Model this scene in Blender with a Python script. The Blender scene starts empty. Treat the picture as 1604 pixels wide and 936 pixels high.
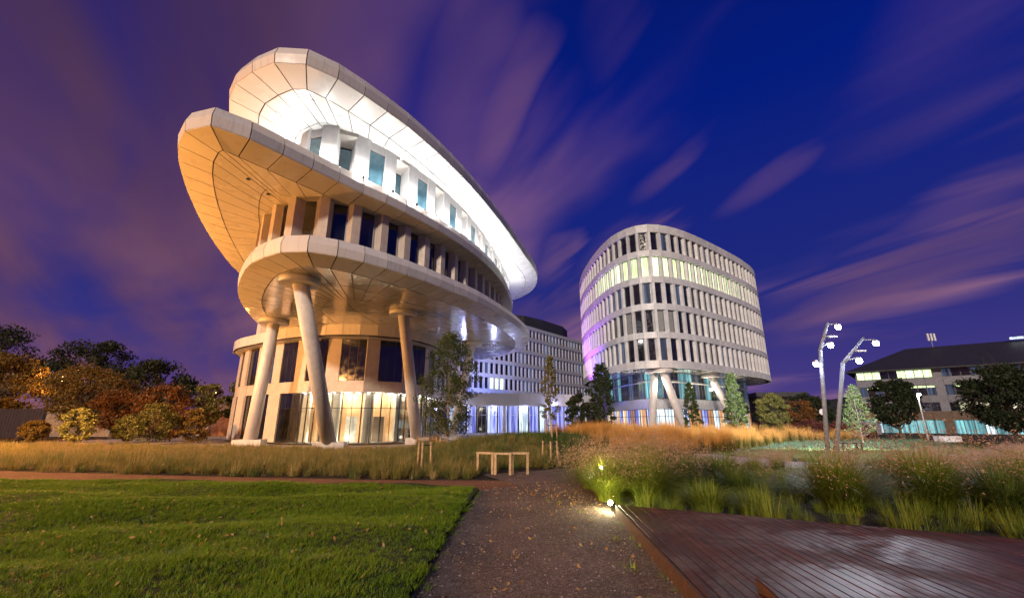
import bpy, math, random
import numpy as np
from mathutils import Vector, Matrix, noise
random.seed(7); RNG = np.random.default_rng(7)
SC = bpy.context.scene; COL = SC.collection
R = math.radians

# ------------------------------------------------------------------ camera, world, light, exposure
cam_d = bpy.data.cameras.new("camera"); cam = bpy.data.objects.new("camera", cam_d); COL.objects.link(cam)
cam_d.sensor_width = 36; cam_d.lens = 36 * 681 / 1604; cam_d.clip_end = 3000; cam_d.clip_start = 0.05
PITCH = math.atan(190 / 681)
cam.location = (0, 0, 1.6); cam.rotation_euler = (math.pi / 2 + PITCH, 0, 0)
SC.camera = cam
SC.view_settings.view_transform = 'Standard'; SC.view_settings.look = 'None'
SC.view_settings.exposure = 0.4; SC.view_settings.gamma = 1
SC.cycles.use_denoising = True; SC.cycles.max_bounces = 6; SC.cycles.transparent_max_bounces = 12
SC.cycles.sample_clamp_indirect = 4

world = bpy.data.worlds.new("World"); SC.world = world; world.use_nodes = True

class NT:
    """small helper round a node tree"""
    def __init__(s, tree): s.t = tree; s.n = tree.nodes; s.l = tree.links
    def node(s, typ, **kw):
        n = s.n.new(typ)
        for k, v in kw.items(): setattr(n, k, v)
        return n
    def set(s, sock, v):
        if hasattr(v, 'is_output') or isinstance(v, bpy.types.NodeSocket): s.l.new(v, sock)
        else: sock.default_value = v
    def m(s, op, a, b=0.0, c=None, clamp=False):
        n = s.node('ShaderNodeMath', operation=op, use_clamp=clamp)
        s.set(n.inputs[0], a); s.set(n.inputs[1], b)
        if c is not None: s.set(n.inputs[2], c)
        return n.outputs[0]
    def vm(s, op, a, b=(0, 0, 0)):
        n = s.node('ShaderNodeVectorMath', operation=op); s.set(n.inputs[0], a); s.set(n.inputs[1], b)
        return n.outputs['Value'] if op in ('DOT_PRODUCT', 'LENGTH') else n.outputs[0]
    def xyz(s, x, y, z=0.0):
        n = s.node('ShaderNodeCombineXYZ')
        for i, v in enumerate((x, y, z)): s.set(n.inputs[i], v)
        return n.outputs[0]
    def sep(s, v):
        n = s.node('ShaderNodeSeparateXYZ'); s.l.new(v, n.inputs[0]); return n.outputs
    def noise(s, vec=None, scale=5.0, detail=3.0, rough=0.5, dist=0.0):
        n = s.node('ShaderNodeTexNoise'); n.inputs['Scale'].default_value = scale
        n.inputs['Detail'].default_value = detail; n.inputs['Roughness'].default_value = rough
        n.inputs['Distortion'].default_value = dist
        if vec is not None: s.l.new(vec, n.inputs['Vector'])
        return n.outputs[0]
    def ramp(s, fac, stops):
        n = s.node('ShaderNodeValToRGB'); s.l.new(fac, n.inputs[0]); e = n.color_ramp.elements
        while len(e) < len(stops): e.new(0.5)
        for el, (p, c) in zip(e, stops): el.position = p; el.color = (*c, 1)
        return n.outputs[0]
    def mix(s, fac, a, b, mode='MIX'):
        n = s.node('ShaderNodeMix', data_type='RGBA', blend_type=mode)
        s.set(n.inputs[0], fac)
        for i, v in ((6, a), (7, b)):
            if isinstance(v, tuple): n.inputs[i].default_value = (*v[:3], 1)
            else: s.l.new(v, n.inputs[i])
        return n.outputs[2]
    def rng(s, v, a, b, c=0.0, d=1.0, smooth=True):
        n = s.node('ShaderNodeMapRange', interpolation_type='SMOOTHSTEP' if smooth else 'LINEAR')
        for i, x in enumerate((v, a, b, c, d)): s.set(n.inputs[i], x)
        return n.outputs[0]

w = NT(world.node_tree); w.n.clear()
dirv = w.node('ShaderNodeTexCoord').outputs['Generated']
dx, dy, dz = w.sep(dirv)
el = w.m('MULTIPLY', w.m('ARCSINE', dz), 180 / math.pi)
az = w.m('MULTIPLY', w.m('ARCTAN2', dx, dy), 180 / math.pi)
# clear night sky: violet glow of the town near the horizon, deep blue above
clear = w.ramp(w.rng(el, -5.0, 60.0, smooth=False), [(0.0, (0.10, 0.05, 0.17)), (0.12, (0.06, 0.042, 0.21)), (0.3, (0.014, 0.022, 0.19)), (0.65, (0.001, 0.011, 0.19)), (1.0, (0.002, 0.007, 0.11))])
# wind drawn clouds on a plane high above the ground
h = w.m('ADD', w.m('MAXIMUM', dz, 0.0), 0.16)
px = w.m('DIVIDE', dx, h); py = w.m('DIVIDE', dy, h)
WA = R(-29); ca, sa = math.cos(WA), math.sin(WA)
al = w.m('ADD', w.m('MULTIPLY', px, sa), w.m('MULTIPLY', py, ca))
ac = w.m('SUBTRACT', w.m('MULTIPLY', px, ca), w.m('MULTIPLY', py, sa))
n1 = w.noise(w.xyz(w.m('MULTIPLY', al, 0.45), w.m('MULTIPLY', ac, 1.15), 3.1), 1.0, 4, 0.46, 0.5)
n2 = w.noise(w.xyz(w.m('MULTIPLY', al, 0.9), w.m('MULTIPLY', ac, 3.2), 9.7), 1.0, 3, 0.5, 0.6)
cn = w.m('ADD', w.m('MULTIPLY', n1, 0.75), w.m('MULTIPLY', n2, 0.25))
west = w.rng(az, -38.0, 12.0, 1.0, 0.0)
cover = w.m('ADD', cn, w.m('MULTIPLY', west, 0.15))
cloud = w.rng(w.m('SUBTRACT', cover, w.rng(az, -5.0, 25.0, 0.0, 0.055)), 0.47, 0.72)
# the separate drifting clouds: azimuth, elevation, length, width, tilt, weight (degrees)
for a0, e0, lx, ly, tl, wt in [(24, 31, 6, 1.4, 28, .6), (33, 26, 5, 1.0, 22, .34), (43, 13.5, 10, 3.4, 16, 1.15), (37, 14, 5, 1.2, 12, .5), (50, 20, 6, 2.2, 24, .6),
                                (15, 21, 6, 2.4, 28, .6), (6, 20, 3, 3, 60, .7), (6, 13, 8, 4.5, 20, 1.0), (0, 38, 9, 5, 60, .9), (-6, 47, 16, 6, 70, .7), (55, 36, 12, 5, 30, .35), (18, 50, 9, 4, 60, .3)]:
    c, s_ = math.cos(R(tl)), math.sin(R(tl))
    wob = w.m('MULTIPLY', w.m('SUBTRACT', n2, 0.5), 14.0)
    u = w.m('ADD', w.m('SUBTRACT', az, float(a0)), wob); v = w.m('ADD', w.m('SUBTRACT', el, float(e0)), w.m('MULTIPLY', wob, 0.5))
    uu = w.m('DIVIDE', w.m('ADD', w.m('MULTIPLY', u, c), w.m('MULTIPLY', v, s_)), float(lx))
    vv = w.m('DIVIDE', w.m('SUBTRACT', w.m('MULTIPLY', v, c), w.m('MULTIPLY', u, s_)), float(ly))
    d2 = w.m('ADD', w.m('ADD', w.m('MULTIPLY', uu, uu), w.m('MULTIPLY', vv, vv)), w.m('MULTIPLY', w.m('SUBTRACT', n2, 0.45), 9.0))
    blob = w.m('MULTIPLY', w.rng(d2, -0.6, 2.8, 1.0, 0.0), wt * 0.8)
    cloud = w.m('MAXIMUM', cloud, w.m('MULTIPLY', blob, w.rng(cn, 0.3, 0.52, 0.35, 1.0)))
low = w.rng(el, 0.0, 42.0, 1.0, 0.0)
ccol = w.mix(low, (0.20, 0.09, 0.22), (0.32, 0.155, 0.25))
wcol = w.mix(low, (0.055, 0.026, 0.060), (0.21, 0.085, 0.145))
ccol = w.mix(w.rng(az, -40.0, -8.0, 0.85, 0.0), ccol, wcol)
ccol = w.mix(w.rng(n1, 0.38, 0.66, 0.45, 0.0), ccol, (0.016, 0.009, 0.05))
skyc = w.mix(w.m('MULTIPLY', cloud, 0.95), clear, ccol)
stars = w.node('ShaderNodeTexVoronoi'); stars.inputs['Scale'].default_value = 70; w.l.new(dirv, stars.inputs['Vector'])
st = w.m('MULTIPLY', w.rng(stars.outputs['Distance'], 0.0, 0.03, 1.0, 0.0), w.m('SUBTRACT', 1.0, cloud, clamp=True))
pick = w.m('GREATER_THAN', w.sep(stars.outputs['Color'])[0], 0.93)
skyc = w.mix(w.m('MULTIPLY', st, w.m('MULTIPLY', pick, 0.35)), skyc, (0.6, 0.65, 0.9))
skyc = w.mix(w.rng(el, -12.0, -1.0, 1.0, 0.0), skyc, (0.03, 0.02, 0.03))
bg = w.node('ShaderNodeBackground'); w.l.new(skyc, bg.inputs[0]); bg.inputs[1].default_value = 0.8
w.l.new(bg.outputs[0], w.node('ShaderNodeOutputWorld').inputs[0])

night_fill_d = bpy.data.lights.new("night_fill", 'SUN'); night_fill_d.energy = 2.3; night_fill_d.color = (1.0, 0.82, 0.66); night_fill_d.angle = R(4)  # added directional fill, stands in for street-lamp and town glow at night
night_fill = bpy.data.objects.new("night_fill", night_fill_d); COL.objects.link(night_fill)
night_fill.rotation_euler = Vector((0.22, 0.92, -0.34)).to_track_quat('-Z', 'Y').to_euler()

# ------------------------------------------------------------------ helpers
WM = {}
def empty(name, loc, label, cat, group=None, rz=0.0):
    o = bpy.data.objects.new(name, None); COL.objects.link(o); o.location = loc; o.rotation_euler = (0, 0, rz)
    o.empty_display_size = 0.3
    o['label'] = label; o['category'] = cat
    if group: o['group'] = group
    WM[o.name] = Matrix.Translation(loc) @ Matrix.Rotation(rz, 4, 'Z'); return o
def tag(o, label, cat, group=None):
    o['label'] = label; o['category'] = cat
    if group: o['group'] = group
    return o
def link(name, me, parent=None, M=None):
    """child placed in world coordinates"""
    o = bpy.data.objects.new(name, me); COL.objects.link(o)
    M = M or Matrix.Identity(4)
    if parent is not None:
        o.parent = parent; o.matrix_local = WM[parent.name].inverted() @ M
    else: o.matrix_local = M
    WM[o.name] = M; return o
def mesh(verts, faces, mats, name='mesh', midx=None, smooth=False):
    me = bpy.data.meshes.new(name); me.from_pydata([tuple(v) for v in verts], [], faces); me.update()
    for m_ in (mats if isinstance(mats, (list, tuple)) else [mats]): me.materials.append(m_)
    if midx is not None: me.polygons.foreach_set('material_index', midx)
    if smooth: me.polygons.foreach_set('use_smooth', [True] * len(me.polygons))
    return me
def qmesh(V, Q, mats, midx=None, name='mesh'):
    """fast quad mesh from numpy arrays"""
    me = bpy.data.meshes.new(name); n, k = len(V), len(Q)
    me.vertices.add(n); me.vertices.foreach_set('co', np.asarray(V, np.float32).ravel())
    me.loops.add(4 * k); me.loops.foreach_set('vertex_index', np.asarray(Q, np.int32).ravel())
    me.polygons.add(k); me.polygons.foreach_set('loop_start', np.arange(0, 4 * k, 4, dtype=np.int32))
    me.polygons.foreach_set('loop_total', np.full(k, 4, dtype=np.int32))
    for m_ in (mats if isinstance(mats, (list, tuple)) else [mats]): me.materials.append(m_)
    if midx is not None: me.polygons.foreach_set('material_index', np.asarray(midx, np.int32))
    me.update(calc_edges=True); return me
class MB:
    """collects boxes, prisms and tubes into one mesh"""
    def __init__(s): s.v = []; s.f = []; s.mi = []
    def add(s, v, f, mi=0):
        n = len(s.v); s.v += [Vector(p) for p in v]; s.f += [[i + n for i in q] for q in f]; s.mi += [mi] * len(f); return s
    def box(s, c, d, rz=0.0, mi=0, M=None):
        x, y, z = d[0] / 2, d[1] / 2, d[2] / 2
        M = M or (Matrix.Translation(c) @ Matrix.Rotation(rz, 4, 'Z'))
        v = [M @ Vector((a * x, b * y, e * z)) for e in (-1, 1) for a, b in ((-1, -1), (1, -1), (1, 1), (-1, 1))]
        return s.add(v, [(3, 2, 1, 0), (4, 5, 6, 7), (0, 1, 5, 4), (1, 2, 6, 5), (2, 3, 7, 6), (3, 0, 4, 7)], mi)
    def prism(s, pts, z0, z1, mi=0):
        n = len(pts); v = [(p[0], p[1], z0) for p in pts] + [(p[0], p[1], z1) for p in pts]
        return s.add(v, [list(range(n))[::-1], list(range(n, 2 * n))] + [[i, (i + 1) % n, (i + 1) % n + n, i + n] for i in range(n)], mi)
    def tube(s, pts, rad, n=8, mi=0, cap=True):
        pts = [Vector(p) for p in pts]; rr = rad if isinstance(rad, (list, tuple)) else [rad] * len(pts)
        v = []; f = []
        for i, p in enumerate(pts):
            t = (pts[min(i + 1, len(pts) - 1)] - pts[max(i - 1, 0)]).normalized()
            a = t.orthogonal().normalized() if i == 0 else (a - t * a.dot(t)).normalized()
            b = t.cross(a)
            for k in range(n):
                q = 2 * math.pi * k / n; v.append(p + (a * math.cos(q) + b * math.sin(q)) * rr[i])
        for i in range(len(pts) - 1):
            for k in range(n): f.append([i * n + k, i * n + (k + 1) % n, (i + 1) * n + (k + 1) % n, (i + 1) * n + k])
        if cap: f.append(list(range(n))[::-1]); f.append([(len(pts) - 1) * n + k for k in range(n)])
        return s.add(v, f, mi)
    def me(s, mats, name='mesh', smooth=False): return mesh(s.v, s.f, mats, name, s.mi, smooth)
    def build(s, name, mats, parent=None, M=None, smooth=False): return link(name, s.me(mats, name, smooth), parent, M)
def pl(name, loc, power, color, rad=0.15, spot=None, aim=None, blend=0.6):
    d = bpy.data.lights.new(name, 'SPOT' if spot else 'POINT'); d.energy = power; d.color = color; d.shadow_soft_size = rad
    o = bpy.data.objects.new(name, d); COL.objects.link(o); o.location = loc
    if spot:
        d.spot_size = R(spot); d.spot_blend = blend
        o.rotation_euler = (Vector(aim) - Vector(loc)).to_track_quat('-Z', 'Y').to_euler()
    return o

# ------------------------------------------------------------------ materials
def mat(name, col, rough=0.6, metal=0.0, var=0.12, vscale=3.0, bump=0.0, bscale=40.0, emit=None, estr=0.0, coat=0.0, spec=0.5, col2=None, trans=0.0, island=0.0, streak=0.0, coords='Object'):
    m_ = bpy.data.materials.new(name); m_.use_nodes = True; t = NT(m_.node_tree); b = t.n['Principled BSDF']
    tc = t.node('ShaderNodeTexCoord').outputs[coords]
    nz = t.noise(tc, vscale, 4, 0.6)
    c2 = col2 or tuple(c * (1 - var * 2.2) for c in col)
    cc = t.mix(t.rng(nz, 0.33, 0.67), c2, tuple(min(1, c * (1 + var * .6)) for c in col))
    if streak:
        xx, yy, zz = t.sep(tc); sn = t.noise(t.xyz(t.m('MULTIPLY', xx, 5.0), t.m('MULTIPLY', yy, 5.0), t.m('MULTIPLY', zz, .5)), 1.0, 4, .7)
        cc = t.mix(t.rng(sn, .5, .75, 0.0, streak), cc, tuple(c * .45 for c in col))
    if island:
        g = t.node('ShaderNodeObjectInfo').outputs['Random']
        cc = t.mix(t.m('MULTIPLY', g, island), cc, tuple(c * 0.35 for c in col))
    t.l.new(cc, b.inputs['Base Color'])
    t.l.new(t.rng(t.noise(tc, vscale * 2.3, 3), 0.3, 0.7, max(0.02, rough - 0.08), min(1, rough + 0.1)), b.inputs['Roughness'])
    b.inputs['Metallic'].default_value = metal; b.inputs['Coat Weight'].default_value = coat; b.inputs['Coat Roughness'].default_value = 0.08
    b.inputs['Specular IOR Level'].default_value = spec
    if trans: b.inputs['Transmission Weight'].default_value = trans
    if bump:
        bn = t.node('ShaderNodeBump'); bn.inputs['Strength'].default_value = bump; bn.inputs['Distance'].default_value = 0.02
        t.l.new(t.noise(tc, bscale, 5, 0.6), bn.inputs['Height']); t.l.new(bn.outputs[0], b.inputs['Normal'])
    if emit: b.inputs['Emission Color'].default_value = (*emit, 1); b.inputs['Emission Strength'].default_value = estr
    return m_
def leafmat(name, c1, c2, z0=None, z1=None, tip=None, rough=0.55):
    """foliage: colour varies leaf by leaf, along the height for grasses, and lets a little light through"""
    m_ = bpy.data.materials.new(name); m_.use_nodes = True; t = NT(m_.node_tree); b = t.n['Principled BSDF']
    g = t.node('ShaderNodeNewGeometry'); rnd = g.outputs['Random Per Island']
    tc = t.node('ShaderNodeTexCoord').outputs['Object']
    cc = t.mix(rnd, c1, c2)
    if tip:
        z = t.sep(tc)[2]
        cc = t.mix(t.rng(t.m('ADD', z, t.m('MULTIPLY', t.m('SUBTRACT', rnd, 0.5), (z1 - z0) * .7)), z0, z1), cc, tip)
    oi = t.node('ShaderNodeObjectInfo').outputs['Random']
    cc = t.mix(t.m('MULTIPLY', oi, 0.35), cc, tuple(c * .55 for c in c1))
    t.l.new(cc, b.inputs['Base Color']); b.inputs['Roughness'].default_value = rough; b.inputs['Specular IOR Level'].default_value = 0.3
    tr = t.node('ShaderNodeBsdfTranslucent'); t.l.new(cc, tr.inputs[0])
    mx = t.node('ShaderNodeMixShader'); mx.inputs[0].default_value = 0.3
    t.l.new(b.outputs[0], mx.inputs[1]); t.l.new(tr.outputs[0], mx.inputs[2]); t.l.new(mx.outputs[0], t.n['Material Output'].inputs[0])
    return m_
def litglass(name, col, strength, stripes=6.0, col2=None, dark=0.35, vertical=True):
    """window glass with the lit room behind it: brighter ceiling lights, dimmer furniture, blinds"""
    m_ = bpy.data.materials.new(name); m_.use_nodes = True; t = NT(m_.node_tree); b = t.n['Principled BSDF']
    b.inputs['Base Color'].default_value = (0.03, 0.035, 0.04, 1); b.inputs['Roughness'].default_value = 0.06
    tc = t.node('ShaderNodeTexCoord').outputs['Object']; x, y, z = t.sep(tc)
    oi = t.node('ShaderNodeObjectInfo').outputs['Random']
    n = t.noise(t.xyz(t.m('ADD', x, t.m('MULTIPLY', oi, 40.0)), t.m('MULTIPLY', y, 1.0), t.m('MULTIPLY', z, 0.05 if vertical else 1.2)), stripes, 3, 0.6)
    cc = t.mix(t.rng(n, 0.4, 0.6), col2 or tuple(c * dark for c in col), col)
    t.l.new(cc, b.inputs['Emission Color']); t.l.new(t.m('MULTIPLY', t.m('ADD', t.m('MULTIPLY', oi, 0.5), 0.75), strength), b.inputs['Emission Strength'])
    return m_

M = {}
M['panel'] = mat('cream_panel', (0.64, 0.59, 0.54), 0.4, 0.0, 0.03, .5, coat=0.15, island=0.2, streak=.4)
M['soffit'] = mat('soffit_panel', (0.68, 0.60, 0.48), 0.3, 0.0, 0.02, 0.3, coat=0.35, island=0.07)
M['soffit_white'] = mat('white_soffit_panel', (0.72, 0.71, 0.70), 0.3, 0.0, 0.02, 0.3, coat=0.35, island=0.07)
M['soffit_gloss'] = mat('soffit_polished', (0.56, 0.52, 0.44), 0.2, 0.25, 0.02, 0.3, coat=0.5, island=0.08)
M['gap'] = mat('shadow_gap', (0.05, 0.045, 0.045), 0.8)
M['white'] = mat('white_render', (0.78, 0.77, 0.76), 0.5, 0, 0.04, 2)
M['pier'] = mat('pier_stone', (0.54, 0.45, 0.37), 0.5, 0, 0.05, 2.0, island=0.18, streak=.3)
M['pierB'] = mat('tower_pier', (0.62, 0.61, 0.60), 0.5, 0, 0.07, 1.0, island=0.28, streak=.35)
M['col'] = mat('concrete_column', (0.60, 0.56, 0.52), 0.5, 0, 0.04, 2.0, streak=.45)
M['glass'] = mat('dark_glass', (0.012, 0.013, 0.018), 0.05, 0.0, 0.3, 1.0, coat=0.3, spec=0.8)
M['blueglass'] = mat('blue_glass', (0.10, 0.22, 0.28), 0.12, 0.2, 0.2, 1.0, spec=0.8)
M['blind'] = mat('lowered_blind', (0.22, 0.22, 0.21), 0.7, 0, 0.1, 4)
M['frame'] = mat('window_frame', (0.10, 0.10, 0.10), 0.4, 0.6)
M['frame_light'] = mat('light_frame', (0.5, 0.47, 0.43), 0.4, 0.3)
M['lit_green'] = litglass('lit_office_green', (0.80, 1.0, 0.48), 2.0, 4.0, (0.35, 0.5, 0.2))
M['lit_white'] = litglass('lit_office_white', (0.85, 0.95, 1.0), 1.1, 3.0, (0.25, 0.35, 0.42))
M['lit_blue'] = litglass('lit_lobby_blue', (0.45, 0.5, 1.0), 0.9, 1.6, (0.05, 0.06, 0.4))
M['lit_lobby'] = litglass('lit_lobby_pale', (0.75, 0.9, 1.0), 1.1, 1.3, (0.10, 0.10, 0.55))
M['lit_warm'] = litglass('lit_lobby_warm', (1.0, 0.75, 0.42), 1.1, 1.2, (0.55, 0.22, 0.10))
M['lit_teal'] = litglass('lit_office_teal', (0.30, 0.75, 0.80), 0.75, 1.3, (0.06, 0.22, 0.26))
M['lit_dim'] = litglass('dim_office', (0.10, 0.16, 0.30), 0.5, 1.3, (0.01, 0.015, 0.04))
M['warmwall'] = mat('wood_interior', (0.75, 0.42, 0.20), 0.5, 0, 0.1, 1)
M['roofdark'] = mat('dark_roof', (0.025, 0.024, 0.03), 0.6, 0, 0.15, 2, bump=0.2, bscale=12)
M['steel'] = mat('galvanised_steel', (0.45, 0.46, 0.48), 0.35, 0.7, 0.1, 6)
M['pole'] = mat('grey_mast_paint', (0.22, 0.24, 0.28), 0.6, 0.0, 0.1, 6)
M['black'] = mat('black_metal', (0.02, 0.02, 0.02), 0.5, 0.4)
M['bark'] = mat('bark', (0.10, 0.075, 0.05), 0.9, 0, 0.25, 14, bump=0.6, bscale=40)
M['palebark'] = mat('pale_bark', (0.32, 0.27, 0.20), 0.85, 0, 0.25, 14, bump=0.5, bscale=40)
M['timber'] = mat('pale_timber', (0.50, 0.34, 0.17), 0.7, 0, 0.18, 9, bump=0.3, bscale=30)
M['corten'] = mat('rusted_steel', (0.035, 0.014, 0.007), 0.75, 0.2, 0.3, 9, bump=0.4, bscale=50, col2=(0.07, 0.025, 0.012))
M['concrete'] = mat('pale_concrete', (0.42, 0.40, 0.40), 0.7, 0, 0.12, 4, bump=0.3, bscale=60)
M['fence'] = mat('stained_board', (0.018, 0.010, 0.016), 0.8, 0, 0.25, 5, bump=0.3, island=0.4)
M['grey'] = mat('grey_cladding', (0.36, 0.36, 0.38), 0.6, 0, 0.08, 2, island=0.15)
M['greyD'] = mat('grey_office_panel', (0.20, 0.20, 0.23), 0.6, 0, 0.08, 2, island=0.3)
M['brown'] = mat('brown_cladding', (0.14, 0.09, 0.06), 0.7, 0, 0.1, 2)
def emis(name, c, s):
    m_ = bpy.data.materials.new(name); m_.use_nodes = True; b = m_.node_tree.nodes['Principled BSDF']
    b.inputs['Base Color'].default_value = (*c, 1); b.inputs['Emission Color'].default_value = (*c, 1); b.inputs['Emission Strength'].default_value = s; return m_
M['led'] = emis('led_lens', (0.75, 0.82, 1.0), 60); M['sodium'] = emis('sodium_lens', (1.0, 0.55, 0.2), 14)
M['spotlens'] = emis('spot_lens', (1.0, 0.95, 0.6), 80); M['uplens'] = emis('downlight_lens', (1.0, 0.97, 0.92), 12)
M['bluelens'] = emis('blue_lens', (0.1, 0.2, 1.0), 8)

# clear ground-floor glass: you look through it to the lit room
m_ = bpy.data.materials.new('clear_glass'); m_.use_nodes = True; t = NT(m_.node_tree); t.n.remove(t.n['Principled BSDF'])
gl = t.node('ShaderNodeBsdfGlossy'); gl.inputs['Roughness'].default_value = 0.03
tp = t.node('ShaderNodeBsdfTransparent'); tp.inputs[0].default_value = (0.88, 0.93, 0.92, 1)
fr = t.node('ShaderNodeLayerWeight'); fr.inputs[0].default_value = 0.25
mx = t.node('ShaderNodeMixShader'); t.l.new(t.m('MULTIPLY', fr.outputs['Fresnel'], 0.8), mx.inputs[0]); t.l.new(tp.outputs[0], mx.inputs[1]); t.l.new(gl.outputs[0], mx.inputs[2])
t.l.new(mx.outputs[0], t.n['Material Output'].inputs[0]); M['clear'] = m_

# gravel, soil, deck
def groundmat(name, a, b_, c_, sc=1.0, bump=0.8, rough=0.95, speck=None):
    m_ = bpy.data.materials.new(name); m_.use_nodes = True; t = NT(m_.node_tree); b = t.n['Principled BSDF']
    tc = t.node('ShaderNodeTexCoord').outputs['Object']
    big = t.noise(tc, 0.5 * sc, 4, 0.6); fine = t.noise(tc, 38 * sc, 4, 0.75)
    vo = t.node('ShaderNodeTexVoronoi'); vo.inputs['Scale'].default_value = 55 * sc; t.l.new(tc, vo.inputs['Vector'])
    cc = t.mix(t.rng(big, 0.38, 0.62), a, b_); cc = t.mix(t.rng(fine, 0.42, 0.66, 0, 0.75), cc, c_)
    cr = t.sep(vo.outputs['Color'])[0]
    cc = t.mix(t.rng(cr, 0.82, 0.95, 0.0, 0.6), cc, speck or tuple(min(1, x * 2.6) for x in a))
    cc = t.mix(t.rng(cr, 0.0, 0.25, 0.6, 0.0), cc, tuple(x * .3 for x in a))
    t.l.new(cc, b.inputs['Base Color']); b.inputs['Roughness'].default_value = rough; b.inputs['Specular IOR Level'].default_value = 0.2
    bn = t.node('ShaderNodeBump'); bn.inputs['Strength'].default_value = bump; bn.inputs['Distance'].default_value = 0.03
    t.l.new(t.m('ADD', fine, t.m('MULTIPLY', vo.outputs['Distance'], 0.9)), bn.inputs['Height']); t.l.new(bn.outputs[0], b.inputs['Normal'])
    return m_
M['gravel'] = groundmat('brown_gravel', (0.14, 0.104, 0.09), (0.21, 0.158, 0.138), (0.055, 0.04, 0.04), 1.0, 1.0)
M['sidegravel'] = groundmat('red_gravel', (0.17, 0.085, 0.05), (0.23, 0.12, 0.07), (0.09, 0.045, 0.03), 1.0, 0.8)
M['soil'] = groundmat('planting_soil', (0.045, 0.035, 0.025), (0.07, 0.055, 0.035), (0.02, 0.016, 0.012), 0.8, 0.8)
M['turf'] = groundmat('turf_soil', (0.035, 0.055, 0.014), (0.05, 0.07, 0.018), (0.02, 0.03, 0.008), 0.8, 0.6, speck=(0.07, 0.08, 0.02))
M['slate'] = groundmat('slate_mulch', (0.035, 0.032, 0.038), (0.05, 0.045, 0.055), (0.03, 0.03, 0.035), 0.6, 1.0)
M['paving'] = groundmat('plaza_paving', (0.30, 0.27, 0.25), (0.34, 0.31, 0.29), (0.22, 0.2, 0.19), 0.5, 0.2)

m_ = bpy.data.materials.new('wet_deck_wood'); m_.use_nodes = True; t = NT(m_.node_tree); b = t.n['Principled BSDF']
tc = t.node('ShaderNodeTexCoord').outputs['Object']; x, y, z = t.sep(tc)
oi = t.node('ShaderNodeObjectInfo').outputs['Random']
gr = t.noise(t.xyz(t.m('MULTIPLY', x, 30.0), t.m('MULTIPLY', y, 1.2), t.m('MULTIPLY', oi, 50.0)), 1.0, 5, 0.6)
wet = t.noise(t.node('ShaderNodeNewGeometry').outputs['Position'], 0.9, 5, 0.65, 0.6)
cc = t.mix(t.rng(gr, 0.3, 0.7), (0.026, 0.009, 0.006), (0.125, 0.040, 0.024))
cc = t.mix(t.m('MULTIPLY', oi, 0.5), cc, (0.04, 0.018, 0.015))
t.l.new(cc, b.inputs['Base Color'])
t.l.new(t.m('ADD', t.rng(wet, 0.42, 0.6, 0.28, 0.6), t.m('MULTIPLY', gr, 0.12)), b.inputs['Roughness'])
b.inputs['Specular IOR Level'].default_value = 0.17
bn = t.node('ShaderNodeBump'); bn.inputs['Strength'].default_value = 0.6; bn.inputs['Distance'].default_value = 0.01
rid = t.m('SINE', t.m('MULTIPLY', x, 2 * math.pi / 0.0125))
t.l.new(t.m('ADD', t.m('MULTIPLY', rid, 0.10), gr), bn.inputs['Height']); t.l.new(bn.outputs[0], b.inputs['Normal']); M['deck'] = m_

# foliage
L_ = {}
L_['lawn'] = leafmat('lawn_blade', (0.10, 0.21, 0.008), (0.22, 0.32, 0.012))
L_['meadow'] = leafmat('meadow_blade', (0.12, 0.14, 0.02), (0.34, 0.27, 0.07), 0.15, 0.6, (0.34, 0.25, 0.09))
L_['straw'] = leafmat('straw_blade', (0.30, 0.24, 0.08), (0.50, 0.38, 0.15))
L_['mound'] = leafmat('mound_blade', (0.05, 0.11, 0.025), (0.18, 0.23, 0.05), 0.2, 0.6, (0.12, 0.14, 0.05))
L_['orange'] = leafmat('reed_blade', (0.09, 0.09, 0.015), (0.22, 0.17, 0.03), 0.3, 0.75, (0.75, 0.38, 0.09))
L_['bluegrass'] = leafmat('blue_green_blade', (0.09, 0.16, 0.09), (0.16, 0.24, 0.13))
L_['cover'] = leafmat('pale_cover_blade', (0.28, 0.38, 0.14), (0.46, 0.52, 0.24))
L_['tuss'] = leafmat('tussock_blade', (0.09, 0.16, 0.012), (0.36, 0.38, 0.045), 0.5, 1.25, (0.26, 0.18, 0.05))
L_['tussdark'] = leafmat('dark_tussock_blade', (0.06, 0.11, 0.015), (0.22, 0.27, 0.04), 0.4, 1.1, (0.20, 0.17, 0.05))
L_['plume'] = leafmat('plume', (0.38, 0.20, 0.13), (0.58, 0.38, 0.24))
L_['pinkplume'] = leafmat('pink_plume', (0.42, 0.26, 0.21), (0.62, 0.46, 0.38))
L_['golden'] = leafmat('golden_blade', (0.30, 0.30, 0.05), (0.42, 0.40, 0.10))
L_['autumn'] = leafmat('autumn_leaf', (0.11, 0.08, 0.015), (0.24, 0.15, 0.03))
L_['rust'] = leafmat('rust_leaf', (0.13, 0.05, 0.012), (0.26, 0.11, 0.02))
L_['dark'] = leafmat('dark_leaf', (0.018, 0.03, 0.012), (0.04, 0.05, 0.018))
L_['green'] = leafmat('green_leaf', (0.04, 0.07, 0.018), (0.11, 0.13, 0.035))
L_['olive'] = leafmat('olive_leaf', (0.09, 0.10, 0.02), (0.20, 0.18, 0.04))
L_['bright'] = leafmat('bright_leaf', (0.10, 0.17, 0.05), (0.22, 0.28, 0.09))
L_['yellow'] = leafmat('yellow_leaf', (0.22, 0.24, 0.06), (0.38, 0.34, 0.10))
L_['crimson'] = leafmat('crimson_leaf', (0.14, 0.035, 0.03), (0.20, 0.07, 0.04))
L_['dry'] = leafmat('dry_leaf', (0.26, 0.13, 0.04), (0.50, 0.34, 0.14))

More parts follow.
